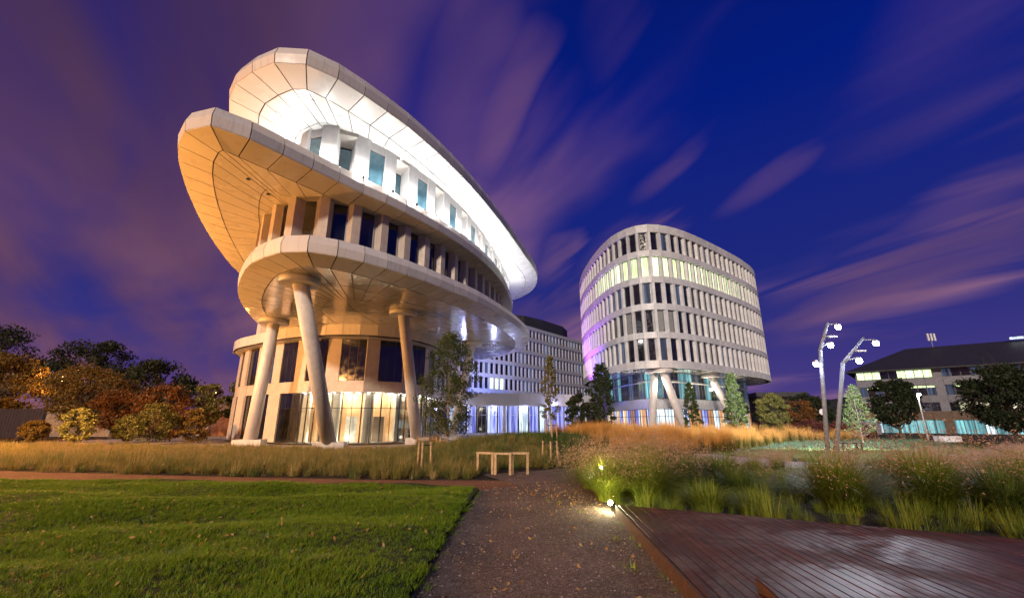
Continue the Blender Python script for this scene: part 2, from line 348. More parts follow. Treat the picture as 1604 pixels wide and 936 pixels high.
# ------------------------------------------------------------------ terrain
def sm(a, b, v):
    q = min(1, max(0, (v - a) / (b - a))); return q * q * (3 - 2 * q)
def H(x, y):
    k = sm(5, -3, x); z = -0.4 * (k * sm(16, 27, y) + (1 - k) * sm(29, 35, y - 0.12 * abs(x)))
    z -= 0.7 * sm(34, 60, x) * sm(20, 45, y)
    z += 0.95 * math.exp(-((x - 0.3) / 4.8) ** 2 - ((y - 24.5) / 4.2) ** 2)
    z += 0.45 * math.exp(-((x - 8) / 7.0) ** 2 - ((y - 32) / 4.0) ** 2)
    return z
def axis(a, b, fine0, fine1, step, grow=1.35):
    o = list(np.arange(fine0, fine1 + 1e-6, step)); s_ = step
    while o[-1] < b: s_ *= grow; o.append(o[-1] + s_)
    s_ = step
    while o[0] > a: s_ *= grow; o.insert(0, o[0] - s_)
    return o
xs = axis(-900, 900, -32, 40, 1.0); ys = axis(-500, 1200, -4, 60, 1.0)
V = [(x, y, H(x, y) - 0.02) for y in ys for x in xs]; nx = len(xs)
Q = [(j * nx + i, j * nx + i + 1, (j + 1) * nx + i + 1, (j + 1) * nx + i) for j in range(len(ys) - 1) for i in range(nx - 1)]
g = link('ground', mesh(V, Q, M['soil'], 'ground', smooth=True)); g['kind'] = 'structure'

def inside(poly, x, y):
    c = False; n = len(poly)
    for i in range(n):
        x1, y1 = poly[i]; x2, y2 = poly[i - 1]
        if (y1 > y) != (y2 > y) and x < (x2 - x1) * (y - y1) / (y2 - y1) + x1: c = not c
    return c
def sheet(name, poly, m_, dz, fn=None, step=0.35):
    """a ground sheet over the terrain, cut to a polygon by bisecting a grid"""
    import bmesh
    bm = bmesh.new(); f = bm.faces.new([bm.verts.new((p[0], p[1], 0)) for p in poly])
    x0, x1 = min(p[0] for p in poly), max(p[0] for p in poly); y0, y1 = min(p[1] for p in poly), max(p[1] for p in poly)
    for ax, a, b_ in ((0, x0, x1), (1, y0, y1)):
        k = a + step
        while k < b_:
            co = (k, 0, 0) if ax == 0 else (0, k, 0); no = (1, 0, 0) if ax == 0 else (0, 1, 0)
            bmesh.ops.bisect_plane(bm, geom=bm.verts[:] + bm.edges[:] + bm.faces[:], plane_co=co, plane_no=no); k += step
    for v in bm.verts: v.co.z = H(v.co.x, v.co.y) + dz + (fn(v.co.x, v.co.y) if fn else 0)
    bmesh.ops.recalc_face_normals(bm, faces=bm.faces)
    if bm.faces and sum(f.normal.z for f in bm.faces) < 0: bmesh.ops.reverse_faces(bm, faces=bm.faces[:])
    me = bpy.data.meshes.new(name); bm.to_mesh(me); bm.free(); me.materials.append(m_); me.polygons.foreach_set('use_smooth', [True] * len(me.polygons))
    o = link(name, me); o['kind'] = 'structure'; return o
def lawnfn(x, y):
    e = min(1, max(0, (-0.75 - x) / 0.6)) * min(1, max(0, (13.0 - 0.12 * abs(x) * 0 - y) / 1.0))
    return 0.05 + e * (0.10 + 0.17 * noise.noise(Vector((x * 0.22, y * 0.75, 2.2))) + 0.05 * noise.noise(Vector((x * .8, y * 1.9, 5))) )
LAWN = [(-40, -3), (-1.05, -3), (-0.95, 4.67), (-0.9, 8), (-0.78, 11.2), (-6, 11.75), (-13.5, 12.7), (-40, 16.5)]
SIDE = [(-40, 16.5), (-13.5, 12.7), (-6, 11.75), (-0.78, 11.2), (0.2, 12.0), (-0.3, 12.9), (-4, 13.1), (-10, 14.0), (-17, 15.3), (-40, 19.8)]
PATH = [(-1.05, -3), (2.05, -3), (1.95, 4.6), (1.8, 8.3), (1.9, 9.4), (2.2, 11.5), (2.1, 13.5), (3.2, 15.6), (2.4, 16.2), (0.4, 15.0), (-0.9, 14.2), (-0.3, 12.9), (0.2, 12.0), (-0.78, 11.2), (-0.9, 8), (-0.95, 4.67)]
sheet('lawn', LAWN, M['turf'], 0.0, lawnfn, 0.3)
sheet('side_path', SIDE, M['sidegravel'], 0.004)
sheet('gravel_path', PATH, M['gravel'], 0.008)
CP = [(8.0, 21.8), (9.6, 22.3), (11.2, 18.4), (12.6, 17.4), (13.2, 15.4), (14.4, 13.9), (17, 12.5), (24, 10.6), (24, 9.2), (16.5, 10.8), (12.6, 12.0), (11.2, 13.6), (10.3, 15.2), (9.0, 16.6), (7.6, 19.2)]
sheet('concrete_path', CP, M['concrete'], 0.03)
sheet('slate_bed', [(2.0, 8.3), (8.6, 6.2), (14, 9), (9, 13), (5.2, 12.4), (2.4, 11.0)], M['slate'], 0.012)
sheet('plaza', [(-45, 36), (-30, 34), (-12, 32.2), (-4, 33.5), (2, 38), (12, 42), (28, 48), (40, 60), (52, 90), (30, 130), (-45, 120)], M['paving'], 0.004, step=2.0)

# ------------------------------------------------------------------ curve tools
def spline(pts, n):
    """closed Catmull-Rom through pts, resampled to n equal steps, counter-clockwise"""
    P = [Vector((p[0], p[1])) for p in pts]; k = len(P); D = []
    for i in range(k):
        a, b, c, d = P[i - 1], P[i], P[(i + 1) % k], P[(i + 2) % k]
        for s_ in range(24):
            t_ = s_ / 24
            D.append(0.5 * ((2 * b) + (c - a) * t_ + (2 * a - 5 * b + 4 * c - d) * t_ ** 2 + (3 * b - a - 3 * c + d) * t_ ** 3))
    if sum(D[i - 1].x * D[i].y - D[i].x * D[i - 1].y for i in range(len(D))) < 0: D.reverse()
    L = [0]
    for i in range(len(D)): L.append(L[-1] + (D[(i + 1) % len(D)] - D[i]).length)
    out = []; j = 0
    for q in range(n):
        s_ = L[-1] * q / n
        while L[j + 1] < s_: j += 1
        out.append(D[j].lerp(D[(j + 1) % len(D)], (s_ - L[j]) / max(1e-9, L[j + 1] - L[j])))
    return out, L[-1]
def normals(C):
    n = len(C); N = []
    for i in range(n):
        t_ = (C[(i + 1) % n] - C[i - 1]).normalized(); N.append(Vector((t_.y, -t_.x)))
    return N
def offset(C, d):
    N = normals(C); return [c - n_ * d for c, n_ in zip(C, N)]
def seen(p, n_, m_=-0.12):
    return (-Vector((p.x, p.y)).normalized()).dot(n_) > m_
def slab_panel(pts3, th, gap, mats_, name):
    """thin panel on 4 corner points with a recessed joint round it"""
    a, b, c, d = [Vector(p) for p in pts3]; ce = (a + b + c + d) / 4
    def sh(p, q, r_):
        return p + (q - p).normalized() * gap + (r_ - p).normalized() * gap
    a2, b2, c2, d2 = sh(a, b, d), sh(b, a, c), sh(c, d, b), sh(d, c, a)
    nn = (c2 - a2).cross(d2 - b2).normalized() * th
    v = [a2, b2, c2, d2, a2 + nn, b2 + nn, c2 + nn, d2 + nn]
    return v, [(3, 2, 1, 0), (4, 5, 6, 7), (0, 1, 5, 4), (1, 2, 6, 5), (2, 3, 7, 6), (3, 0, 4, 7)]
def band(C, prof):
    """closed band: prof is a list of (inset, z)"""
    n = len(C); N = normals(C); v = []; f = []
    for d, z in prof: v += [(c.x - q.x * d, c.y - q.y * d, z) for c, q in zip(C, N)]
    for k in range(len(prof) - 1):
        for i in range(n): f.append((k * n + i, k * n + (i + 1) % n, (k + 1) * n + (i + 1) % n, (k + 1) * n + i))
    return v, f
def frame_of(p, n_, z=0):
    ang = math.atan2(n_.y, n_.x) + math.pi / 2   # local -y is outward
    return Matrix.Translation((p.x, p.y, z)) @ Matrix.Rotation(ang, 4, 'Z')

# ------------------------------------------------------------------ building with shifted disc floors
A = empty('disc_office_building', (-12, 45, -0.4), 'cream office building of shifted oval discs on slanting columns, top floor brightly lit', 'building')
S3 = [(-13.4, 22.0), (-11.9, 21.2), (-10.5, 21.2), (-9.4, 21.8), (-8.4, 22.6), (-7.2, 23.9), (-5.7, 25.9), (-4.2, 28.4), (-2.5, 31.5), (-0.7, 36.2), (0.9, 41.5), (1.8, 46.5), (1.4, 53.0), (-0.9, 58.5), (-4, 62.6), (-8.5, 65.5), (-14, 66), (-19.5, 62.5), (-23, 56), (-24.3, 48), (-23.4, 40), (-21.5, 34.3), (-19.7, 30.2), (-18.0, 27.3), (-16.3, 24.9), (-14.8, 23.1)]
S4 = [(-24.4, 36.6), (-23.0, 32.2), (-21.0, 27.2), (-19.0, 23.0), (-17.4, 20.1), (-16.2, 18.3), (-15.0, 17.1), (-13.9, 16.6), (-12.9, 17.0), (-12.0, 18.1), (-11.0, 19.5), (-9.95, 21.0), (-8.8, 22.6), (-7.6, 24.0), (-6.4, 25.8), (-4.7, 28.7), (-2.7, 33.2), (-1.1, 39.0), (-0.2, 46), (-0.1, 52.5), (-1.8, 58.5), (-6, 63.5), (-12, 66), (-18.5, 64), (-23, 58.5), (-25.4, 51), (-25.5, 43)]
S5 = [(-16.4, 21.4), (-14.9, 19.3), (-13.1, 18.1), (-11.9, 17.6), (-10.8, 17.5), (-9.7, 18.0), (-8.6, 19.1), (-7.4, 20.7), (-6.1, 22.7), (-4.4, 26.1), (-2.6, 30.6), (-0.7, 36.4), (1.2, 43), (3.0, 50), (2.9, 56), (0.8, 60.8), (-3.6, 64.6), (-9.5, 66), (-15.5, 63.5), (-20, 57.5), (-22, 49), (-22, 40), (-20.8, 32), (-18.6, 25.5)]
def spine_pt(p, a, b):
    a, b = Vector(a), Vector(b); t_ = max(0, min(1, (p - a).dot(b - a) / (b - a).length_squared)); return a.lerp(b, t_)
def make_slab(pts, z0, th, soff, spine, soff_in=None, N_=76):
    C, _ = spline(pts, N_); N = normals(C); n = len(C)
    lip, drop = 0.0, -0.28
    Cr = offset(C, 1.5)
    def inner(i, t_):
        c = C[i] - N[i] * 1.5; s_ = spine_pt(c, *spine); return c.lerp(s_, t_)
    rest_v = MB()
    # backing body behind the panels
    body = MB()
    v, f = band(C, [(0.06, z0 + 0.05), (0.02, z0 + th * .5), (0.16, z0 + th - 0.04)]); body.add(v, f)
    nn_ = len(body.v); body.add([(c.x - q.x * .16, c.y - q.y * .16, z0 + th - 0.04) for c, q in zip(C, N)], [list(range(n))], 1)
    v, f = band(C, [(0.06, z0 + 0.05), (1.5, z0 + drop + 0.05)]); body.add(v, [q[::-1] for q in f])
    body.add([(c.x, c.y, z0 + drop + 0.05) for c in Cr], [list(range(n))[::-1]])
    body.build('slab_body', [M['gap'], M['roofdark']], A)
    def put(name, P4, m_, vis):
        v, f = slab_panel(P4, 0.035, 0.028, m_, name)
        if vis: link(name, mesh(v, f, m_, name), A)
        else: rest_v.add(v, f, 0 if m_ is M['panel'] else 1)
    for i in range(n):
        j = (i + 1) % n; mid = (C[i] + C[j]) / 2; nm = (N[i] + N[j]).normalized(); vis = seen(mid, nm)
        def P(k, d, z): return (C[k].x - N[k].x * d, C[k].y - N[k].y * d, z)
        vv = []
        # fascia panel, slightly convex: two facets in one mesh
        a = [P(i, 0, z0), P(j, 0, z0), P(j, -0.07, z0 + th * .5), P(i, -0.07, z0 + th * .5)]
        b = [P(i, -0.07, z0 + th * .5), P(j, -0.07, z0 + th * .5), P(j, 0.10, z0 + th), P(i, 0.10, z0 + th)]
        g_ = 0.025; T = (C[j] - C[i]).normalized() * g_
        def sh(p, s_): return (p[0] + T.x * s_, p[1] + T.y * s_, p[2])
        ring = [sh(P(i, 0, z0), 1), sh(P(j, 0, z0), -1), sh(P(j, -0.07, z0 + th * .5), -1), sh(P(i, -0.07, z0 + th * .5), 1), sh(P(j, 0.10, z0 + th), -1), sh(P(i, 0.10, z0 + th), 1)]
        back = [sh(P(i, 0.05, z0), 1), sh(P(j, 0.05, z0), -1), sh(P(j, 0.05, z0 + th * .5), -1), sh(P(i, 0.05, z0 + th * .5), 1), sh(P(j, 0.2, z0 + th), -1), sh(P(i, 0.2, z0 + th), 1)]
        F_ = [(0, 1, 2, 3), (3, 2, 4, 5), (9, 8, 7, 6), (11, 10, 8, 9), (0, 6, 7, 1), (1, 7, 8, 2), (2, 8, 10, 4), (4, 10, 11, 5), (5, 11, 9, 3), (3, 9, 6, 0)]
        if vis: link('fascia_panel', mesh(ring + back, F_, M['panel'], 'fascia_panel'), A)
        else: rest_v.add(ring + back, F_, 0)
        # soffit panels are seen from below over the whole overhang
        near = mid.length < 62
        put('soffit_panel', [P(i, 0.0, z0 + .0), P(i, 1.5, z0 + drop), P(j, 1.5, z0 + drop), P(j, 0.0, z0 + .0)][::1], soff, near)
        z = z0 + drop
        for t0_, t1_ in ((0.0, 0.30), (0.30, 0.62)):
            q = [inner(i, t0_), inner(i, t1_), inner(j, t1_), inner(j, t0_)]
            if (q[1] - q[2]).length < 0.05: continue
            put('soffit_plank', [(p.x, p.y, z) for p in q], soff_in or soff, near)
        q = [inner(i, .62), inner(i, .998), inner(j, .998), inner(j, .62)]
        v, f = slab_panel([(p.x, p.y, z) for p in q], 0.03, 0.012, soff, '')
        rest_v.add(v, f, 1 if not soff_in else 2)
    o = rest_v.build('rear_cladding', [M['panel'], soff, soff_in or soff], A); o['kind'] = 'stuff'
    return C, N

SP = ((-10.2, 31), (-10.5, 50))
make_slab(S3, 10.1, 0.95, M['soffit'], ((-12.2, 33), (-11, 50)), M['soffit_gloss'])
make_slab(S4, 14.35, 1.0, M['soffit'], ((-13.0, 30), (-12.5, 50)))
make_slab(S5, 18.65, 1.0, M['soffit_white'], ((-10.8, 28), (-9.5, 50)))

def pier_mesh(wi, wo, dep, h_, m_, skew=0.0):
    return MB().prism([(-wi / 2, 0), (-wo / 2 + skew, -dep), (wo / 2 + skew, -dep), (wi / 2, 0)], 0, h_).me(m_, 'pier')
def frame_mesh(w_, h_, th=0.07, dep=0.12, mull=0, m_=None, transom=None):
    b = MB()
    if transom: b.box((0, 0, transom), (w_ - 2 * th, dep * .8, th))
    b.box((0, 0, th / 2), (w_, dep, th)); b.box((0, 0, h_ - th / 2), (w_, dep, th))
    for s_ in (-1, 1): b.box((s_ * (w_ - th) / 2, 0, h_ / 2), (th, dep, h_ - 2 * th))
    for k in range(mull): b.box((-w_ / 2 + w_ * (k + 1) / (mull + 1), 0, h_ / 2), (th * .7, dep * .8, h_ - 2 * th))
    return b.me(m_ or M['frame'], 'window')
def pane_mesh(w_, h_, m_, th=0.03):
    return MB().box((0, 0, h_ / 2), (w_ - 0.1, th, h_ - 0.1)).me(m_, 'pane')

def facade(parent, C, z0, z1, wi, wo, dep, pier_m, pane_pick, mull=0, skew=0.0, set_back=0.0, vis_m=-0.12, pier_name='pier', frame_m=None):
    n = len(C); N = normals(C); pitch = (C[1] - C[0]).length; h_ = z1 - z0
    pm = [pier_mesh(wi, wo, dep, h_, pier_m, s_) for s_ in (skew, skew * .4)]
    ww = pitch - wi + 0.04; fm = frame_mesh(ww, h_, mull=mull, m_=frame_m); pan = {}
    back = MB(); v, f = band(C, [(dep * .55 + 0.12, z0), (dep * .55 + 0.12, z1)]); back.add(v, f)
    back.build('inner_wall', M['gap'], parent)
    for i in range(n):
        if not seen(C[i], N[i], vis_m): continue
        link(pier_name, pm[i % 2], parent, frame_of(C[i] - N[i] * dep, N[i], z0))
        j = (i + 1) % n; mid = (C[i] + C[j]) / 2; nm = (N[i] + N[j]).normalized()
        Mx = frame_of(mid - nm * (dep * .72 - set_back), nm, z0)
        wdw = link('window', fm, parent, Mx); k = pane_pick(i, mid)
        if k not in pan: pan[k] = pane_mesh(ww, h_, M[k])
        link('pane', pan[k], wdw, Mx)

# third floor
F3 = [(-14.3, 23.7), (-12.9, 22.75), (-11.3, 22.6), (-9.7, 23.4), (-8.0, 25.2), (-6.1, 28.0), (-4.2, 32.0), (-2.4, 37.6), (-1.2, 44), (-1.2, 51), (-4, 58.5), (-9, 63), (-15, 62), (-20, 56), (-21.8, 48), (-21.4, 40), (-19.9, 33.5), (-17.8, 28.2), (-16.0, 25.4)]
n3 = 52
C3, _ = spline(F3, n3)
facade(A, C3, 11.0, 14.08, 0.95, 0.5, 0.6, M['pier'], lambda i, p: 'glass', skew=0.06, frame_m=M['frame_light'])

# fourth, brightly lit floor: deep splayed openings alternate with flush blue panes
F4 = [(-13.6, 24.2), (-12.5, 22.6), (-11.2, 21.9), (-9.9, 22.3), (-8.5, 23.7), (-6.8, 26.1), (-5.0, 29.7), (-3.5, 34), (-2.1, 40), (-0.9, 47), (-0.5, 54), (-3.5, 60), (-9, 62.5), (-14, 60), (-18, 53), (-19.5, 44), (-18.8, 35), (-16.8, 28.8), (-15.2, 26.2)]
C4, L4 = spline(F4, 48); N4 = normals(C4); p4 = L4 / 48; z0, z1 = 15.3, 18.38
back = MB(); v, f = band(C4, [(0.95, z0), (0.95, z1)]); back.add(v, f); back.build('inner_wall', M['white'], A)
hw = p4 * 0.30
seg = MB(); hz = z1 - z0
# wall leaf between bays, and an opening surround with splayed head and jamb
deepF = MB()
for s_ in (-1, 1): deepF.prism([(s_ * hw, 0), (s_ * hw, -.9), (s_ * (hw + .02), -.9), (s_ * (hw + .02), 0)] if s_ > 0 else [(s_ * (hw + .02), 0), (s_ * (hw + .02), -.9), (s_ * hw, -.9), (s_ * hw, 0)], 0, hz - .35)
head = MB().add([(-hw, -.9, hz - .3), (hw, -.9, hz - .3), (hw, -.15, hz - .75), (-hw, -.15, hz - .75), (-hw, -.9, hz), (hw, -.9, hz), (hw, -.15, hz), (-hw, -.15, hz)],
                [(0, 1, 2, 3)[::-1], (4, 5, 6, 7), (0, 4, 5, 1)[::-1], (1, 5, 6, 2)[::-1], (2, 6, 7, 3)[::-1], (3, 7, 4, 0)[::-1]]).me(M['panel'], 'lintel')
wallseg = MB().prism([(-(p4 / 2 - hw) - .02, 0), (-(p4 / 2 - hw) - .04, -.9), ((p4 / 2 - hw) + .04, -.9), ((p4 / 2 - hw) + .02, 0)], 0, hz).me(M['white'], 'wall')
flat = MB().box((0, -.42, hz - .3), (2 * hw + .02, .88, .6)).me(M['white'], 'wall')
fm4 = frame_mesh(2 * hw, hz - .75); pn4 = pane_mesh(2 * hw, hz - .75, M['blueglass']); fl4 = pane_mesh(2 * hw, hz - .6, M['blueglass'])
for i in range(48):
    if not seen(C4[i], N4[i], -0.15): continue
    j = (i + 1) % 48; mid = (C4[i] + C4[j]) / 2; nm = (N4[i] + N4[j]).normalized()
    link('wall_panel', wallseg, A, frame_of(C4[i] - N4[i] * .9, N4[i], z0))
    if i % 2 == 0:
        Mx = frame_of(mid - nm * .9, nm, z0); link('lintel', head, A, Mx)
        wn = link('window', fm4, A, frame_of(mid - nm * .8, nm, z0)); link('pane', pn4, wn, frame_of(mid - nm * .8, nm, z0))
    else:
        Mx = frame_of(mid - nm * .9, nm, z0); link('lintel', flat, A, Mx)
        wn = link('window', frame_mesh(2 * hw, hz - .6, .04), A, frame_of(mid - nm * .12, nm, z0)); link('pane', fl4, wn, frame_of(mid - nm * .1, nm, z0))

# uplights along the terrace that wash the white wall and the underside of the roof disc
upl = MB().tube([(0, 0, 0), (0, 0, .16)], .09, 10).me(M['black'], 'uplight'); lens = MB().tube([(0, 0, .165), (0, 0, .175)], .07, 10).me(M['uplens'], 'lens')
for i in range(0, 48):
    if not seen(C4[i], N4[i], -0.1): continue
    p = C4[i] + N4[i] * 0.42
    u_ = link('uplight', upl, A, Matrix.Translation((p.x, p.y, 15.33))); link('lens', lens, u_, Matrix.Translation((p.x, p.y, 15.33)))
    pl('terrace_light', (p.x, p.y, 15.65), 190, (1.0, 0.97, 0.93), 0.25)
# downlights let into the roof disc
dl = MB().tube([(0, 0, -.06), (0, 0, .02)], .10, 12).me(M['black'], 'downlight')
dlens = MB().tube([(0, 0, -.075), (0, 0, -.062)], .07, 12).me(M['uplens'], 'lens')
C5, _ = spline(S5, 44); N5 = normals(C5)
for i in range(44):
    if not seen(C5[i], N5[i], 0.1): continue
    for d_, z_ in ((2.3, 18.36), ):
        p = C5[i] - N5[i] * d_; Mx = Matrix.Translation((p.x, p.y, z_)); o = link('downlight', dl, A, Mx); link('lens', dlens, o, Mx)
C4b, _ = spline(S4, 30); N4b = normals(C4b)
for i in range(30):
    if seen(C4b[i], N4b[i], 0.1):
        p = C4b[i] - N4b[i] * 4.0; link('downlight', dl, A, Matrix.Translation((p.x, p.y, 14.06)))

# ground and first floor: continuous glass and panel drum with a cornice ring
GF = [(-10.2, 40.4), (-11.6, 39.2), (-13.3, 38.6), (-15.5, 38.5), (-18.5, 39.3), (-22, 41.2), (-25.4, 43.7), (-28.3, 46.0), (-30.2, 48.6), (-31.4, 51.5), (-31.8, 56), (-31, 63), (-26, 70), (-18, 72), (-11, 67), (-8.6, 59), (-8.4, 52), (-8.5, 47), (-8.8, 43.6), (-9.3, 41.8)]
NG = 27; CG, LG = spline(GF, NG); NGn = normals(CG); pg = LG / NG
v, f = band(CG, [(-0.78, 8.75), (-0.80, 9.2), (-0.78, 9.75), (0.4, 9.82)]); cb = MB().add(v, f); cb.build('cornice_body', M['gap'], A)
v, f = band(CG, [(0.1, 8.65), (-0.8, 8.78)]); MB().add(v, f).build('cornice_soffit', M['panel'], A)
core = MB(); v, f = band(CG, [(0.4, 9.0), (0.4, 10.0)]); core.add(v, f); v, f = band(CG, [(3.2, 3.9), (3.2, 8.7)]); core.add(v, f); core.build('core_wall', M['gap'], A)
MB().add([(c.x - q.x * .2, c.y - q.y * .2, 4.35) for c, q in zip(CG, NGn)], [list(range(NG))]).build('floor_slab', M['white'], A)
MB().add([(c.x + q.x * .6, c.y + q.y * .6, -0.27) for c, q in zip(CG, NGn)] , [list(range(NG))]).build('plinth', M['concrete'], A)
MB().add([(c.x - q.x * .2, c.y - q.y * .2, 4.0) for c, q in zip(CG, NGn)], [list(range(NG))[::-1]]).build('ceiling', M['white'], A)
CGi, _ = spline(GF, NG)
wall_in = MB(); v, f = band(CG, [(1.9, -0.26), (1.9, 3.98)]); wall_in.add(v, f); wall_in.build('inner_wall', M['warmwall'], A)
Cc, _ = spline([tuple(c + q * .95) for c, q in zip(CG, NGn)], 64); Nc = normals(Cc)
for i in range(64):
    j = (i + 1) % 64
    if not seen(Cc[i], Nc[i], -0.2): continue
    T = (Cc[j] - Cc[i]).normalized() * .012
    P = [(Cc[i].x + T.x, Cc[i].y + T.y), (Cc[j].x - T.x, Cc[j].y - T.y)]
    inn = [(Cc[j].x - T.x - Nc[j].x * .1, Cc[j].y - T.y - Nc[j].y * .1), (Cc[i].x + T.x - Nc[i].x * .1, Cc[i].y + T.y - Nc[i].y * .1)]
    MB().prism(P + inn, 8.85, 9.8).build('cornice_panel', M['panel'], A)
# upper glass band 4.9..8.65, spandrel 4.0..4.9, ground glass -0.25..4.0
sp_me = MB().box((0, -.06, .5), (pg / 2 - .015, .12, .98)).me(M['pier'], 'spandrel_panel')
up_win = frame_mesh(pg * .66, 3.72, .05, .1, 2); up_pane = {k: pane_mesh(pg * .66, 3.72, M[k]) for k in ('glass', 'lit_dim')}
up_pier = MB().box((0, -.06, 1.86), (pg * .34 - .02, .2, 3.72)).me(M['pier'], 'wall_panel')
gp_half = pg / 2
g_pier = MB().box((0, -.1, 2.13), (gp_half - .02, .22, 4.22)).me(M['pier'], 'wall_panel')
g_thin = MB().box((0, -.1, 2.13), (gp_half * .48, .26, 4.22)).me(M['pier'], 'wall_panel')
g_frame = frame_mesh(gp_half - .02, 4.22, .05, .1, 1, M['black'], transom=2.9); g_dark = pane_mesh(gp_half, 4.22, M['glass']); g_clear = pane_mesh(gp_half, 4.22, M['clear'])
for i in range(NG):
    j = (i + 1) % NG; nm = (NGn[i] + NGn[j]).normalized(); a, b = CG[i], CG[j]
    if not seen((a + b) / 2, nm, -0.3): continue
    link('spandrel_panel', sp_me, A, frame_of(a.lerp(b, .25), nm, 3.96)); link('spandrel_panel', sp_me, A, frame_of(a.lerp(b, .75), nm, 3.96))
    p = a.lerp(b, .17); link('wall_panel', up_pier, A, frame_of(p, nm, 4.93))
    p = a.lerp(b, .67); Mx = frame_of(p, nm, 4.93); wn = link('window', up_win, A, Mx); link('pane', up_pane['lit_dim' if i % 5 == 2 else 'glass'], wn, Mx)
    mid = (a + b) / 2; ratio = mid.x / mid.y; litbay = ratio > -0.46
    for h_i, tt in ((0, .25), (1, .75)):
        p = a.lerp(b, tt); Mx = frame_of(p, nm, -0.27)
        if litbay:
            wn = link('window', g_frame, A, Mx); link('pane', g_clear, wn, Mx)
            if h_i == 0: link('wall_panel', g_thin, A, frame_of(p - nm * 1.0, nm, -0.27))
        elif h_i == 0: link('wall_panel', g_pier, A, Mx)
        else:
            wn = link('window', g_frame, A, Mx); link('pane', g_dark, wn, Mx)
    if litbay:
        for tt in (.2, .5, .8):
            q = a.lerp(b, tt) - nm * 1.0; MB().box((0, 0, 0), (.12, 1.3, .05)).build('ceiling_light', M['uplens'], A, frame_of(q, nm, 3.96))
        q = a.lerp(b, .62) - nm * 1.82; MB().box((0, 0, 1.1), (1.0, .06, 2.2)).build('inner_door', M['frame_light'] if i % 2 else M['brown'], A, frame_of(q, nm, -.26))
        p = mid - nm * 0.9; pl('lobby_light', (p.x, p.y, 3.6), 170, (1.0, 0.86, 0.66), 0.25); pl('lobby_floor_light', (p.x, p.y, 0.1), 50, (1.0, 0.88, 0.7), 0.15)
# rear storey over the drum, seen beyond the left end of the first disc
RW = offset(CG, 1.0)
facade(A, RW, 9.9, 13.6, 0.9, 0.5, 0.5, M['pier'], lambda i, p: 'glass', vis_m=-0.35)
RC = offset(CG, 0.6); v, f = band(RC, [(0, 13.6), (0, 14.3), (1.2, 14.3)]); MB().add(v, f).build('rear_cornice', M['panel'], A)

# slanting columns with disc capitals and plinths
def column(parent, top, bot, r0, r1, cap_r, soff_z, plinth=True, m_=None):
    m_ = m_ or M['col']; top, bot = Vector(top), Vector(bot)
    c = MB().tube([bot, bot.lerp(top, .5), top], [r0, (r0 + r1) / 2, r1], 28, cap=True).build('column', m_, parent)
    for p_ in c.data.polygons: p_.use_smooth = len(p_.vertices) == 4
    cx, cy = top.x, top.y
    k = MB().tube([(cx, cy, soff_z - .42 * cap_r / 1.2), (cx, cy, soff_z - .02)], [cap_r, cap_r], 40).build('capital', m_, c)
    for p_ in k.data.polygons: p_.use_smooth = len(p_.vertices) == 4
    if plinth: MB().box((bot.x, bot.y, bot.z + .12), (r0 * 4.0, r0 * 3.2, .62), R(12)).build('plinth', m_, c)
column(A, (-12.75, 24.9, 9.7), (-12.95, 32.6, -0.3), 0.52, 0.46, 1.15, 9.82)
column(A, (-20.1, 35.9, 9.7), (-21.0, 36.6, -0.3), 0.52, 0.46, 1.15, 9.82)
column(A, (-8.5, 33.0, 9.7), (-8.35, 40.2, -0.3), 0.5, 0.42, 1.05, 9.82)
column(A, (-4.4, 47.5, 9.7), (-6.6, 50.0, -0.3), 0.5, 0.42, 1.1, 9.82)

# ------------------------------------------------------------------ round-cornered tower
B = empty('rounded_office_tower', (28, 75, -0.4), 'pale round-cornered office tower with five banded storeys, its fourth storey lit green', 'building')
TB = [(13.9, 83), (13.9, 76), (14.5, 68.5), (15.6, 63), (17.4, 59.8), (19.6, 58.6), (22.4, 59.0), (26.2, 61.0), (31.0, 64.6), (36, 68.7), (41.3, 73.4), (46, 78.5), (48.6, 83.5), (48.4, 90), (44, 97), (36, 101), (27, 101), (19, 97), (15, 91)]
NB = 74; CB, LB = spline(TB, NB); NBn = normals(CB)
bands = [(8.4, 9.4), (12.45, 13.3), (16.45, 17.35), (20.4, 21.35), (24.35, 25.3), (28.1, 29.3)]
core = MB(); v, f = band(CB, [(0.75, 8.5), (0.75, 29.0)]); core.add(v, f); core.build('core_wall', M['gap'], B)
restB = MB()
for z0, z1 in bands:
    v, f = band(CB, [(0.05, z0 + .02), (0.0, z0 + .05), (0.02, z1 - .04), (0.6, z1 - .02)]); 
    bm_ = MB().add(v, f); v, f = band(CB, [(0.8, z0 + .02), (0.05, z0 + .02)]); bm_.add(v, f); bm_.build('floor_band', M['gap'], B)
    for i in range(0, NB, 2):
        i2 = (i + 2) % NB; i1 = (i + 1) % NB
        vis = seen(CB[i1], NBn[i1], -0.15)
        T = (CB[i2] - CB[i]).normalized() * .015
        o_ = [CB[i] + NBn[i] * .06 + T, CB[i1] + NBn[i1] * .06, CB[i2] + NBn[i2] * .06 - T, CB[i2] - NBn[i2] * .3 - T, CB[i1] - NBn[i1] * .3, CB[i] - NBn[i] * .3 + T]
        if vis: MB().prism([(q.x, q.y) for q in o_], z0, z1).build('fascia_panel', M['pierB'], B)
        else: restB.prism([(q.x, q.y) for q in o_], z0, z1)
o = restB.build('rear_cladding', M['pierB'], B); o['kind'] = 'stuff'
MB().add([(c.x, c.y, 29.1) for c in CB], [list(range(NB))]).build('roof', M['roofdark'], B)
MB().add([(c.x, c.y, 8.42) for c in CB], [list(range(NB))[::-1]]).build('soffit', M['soffit_gloss'], B)
rb = random.Random(3)
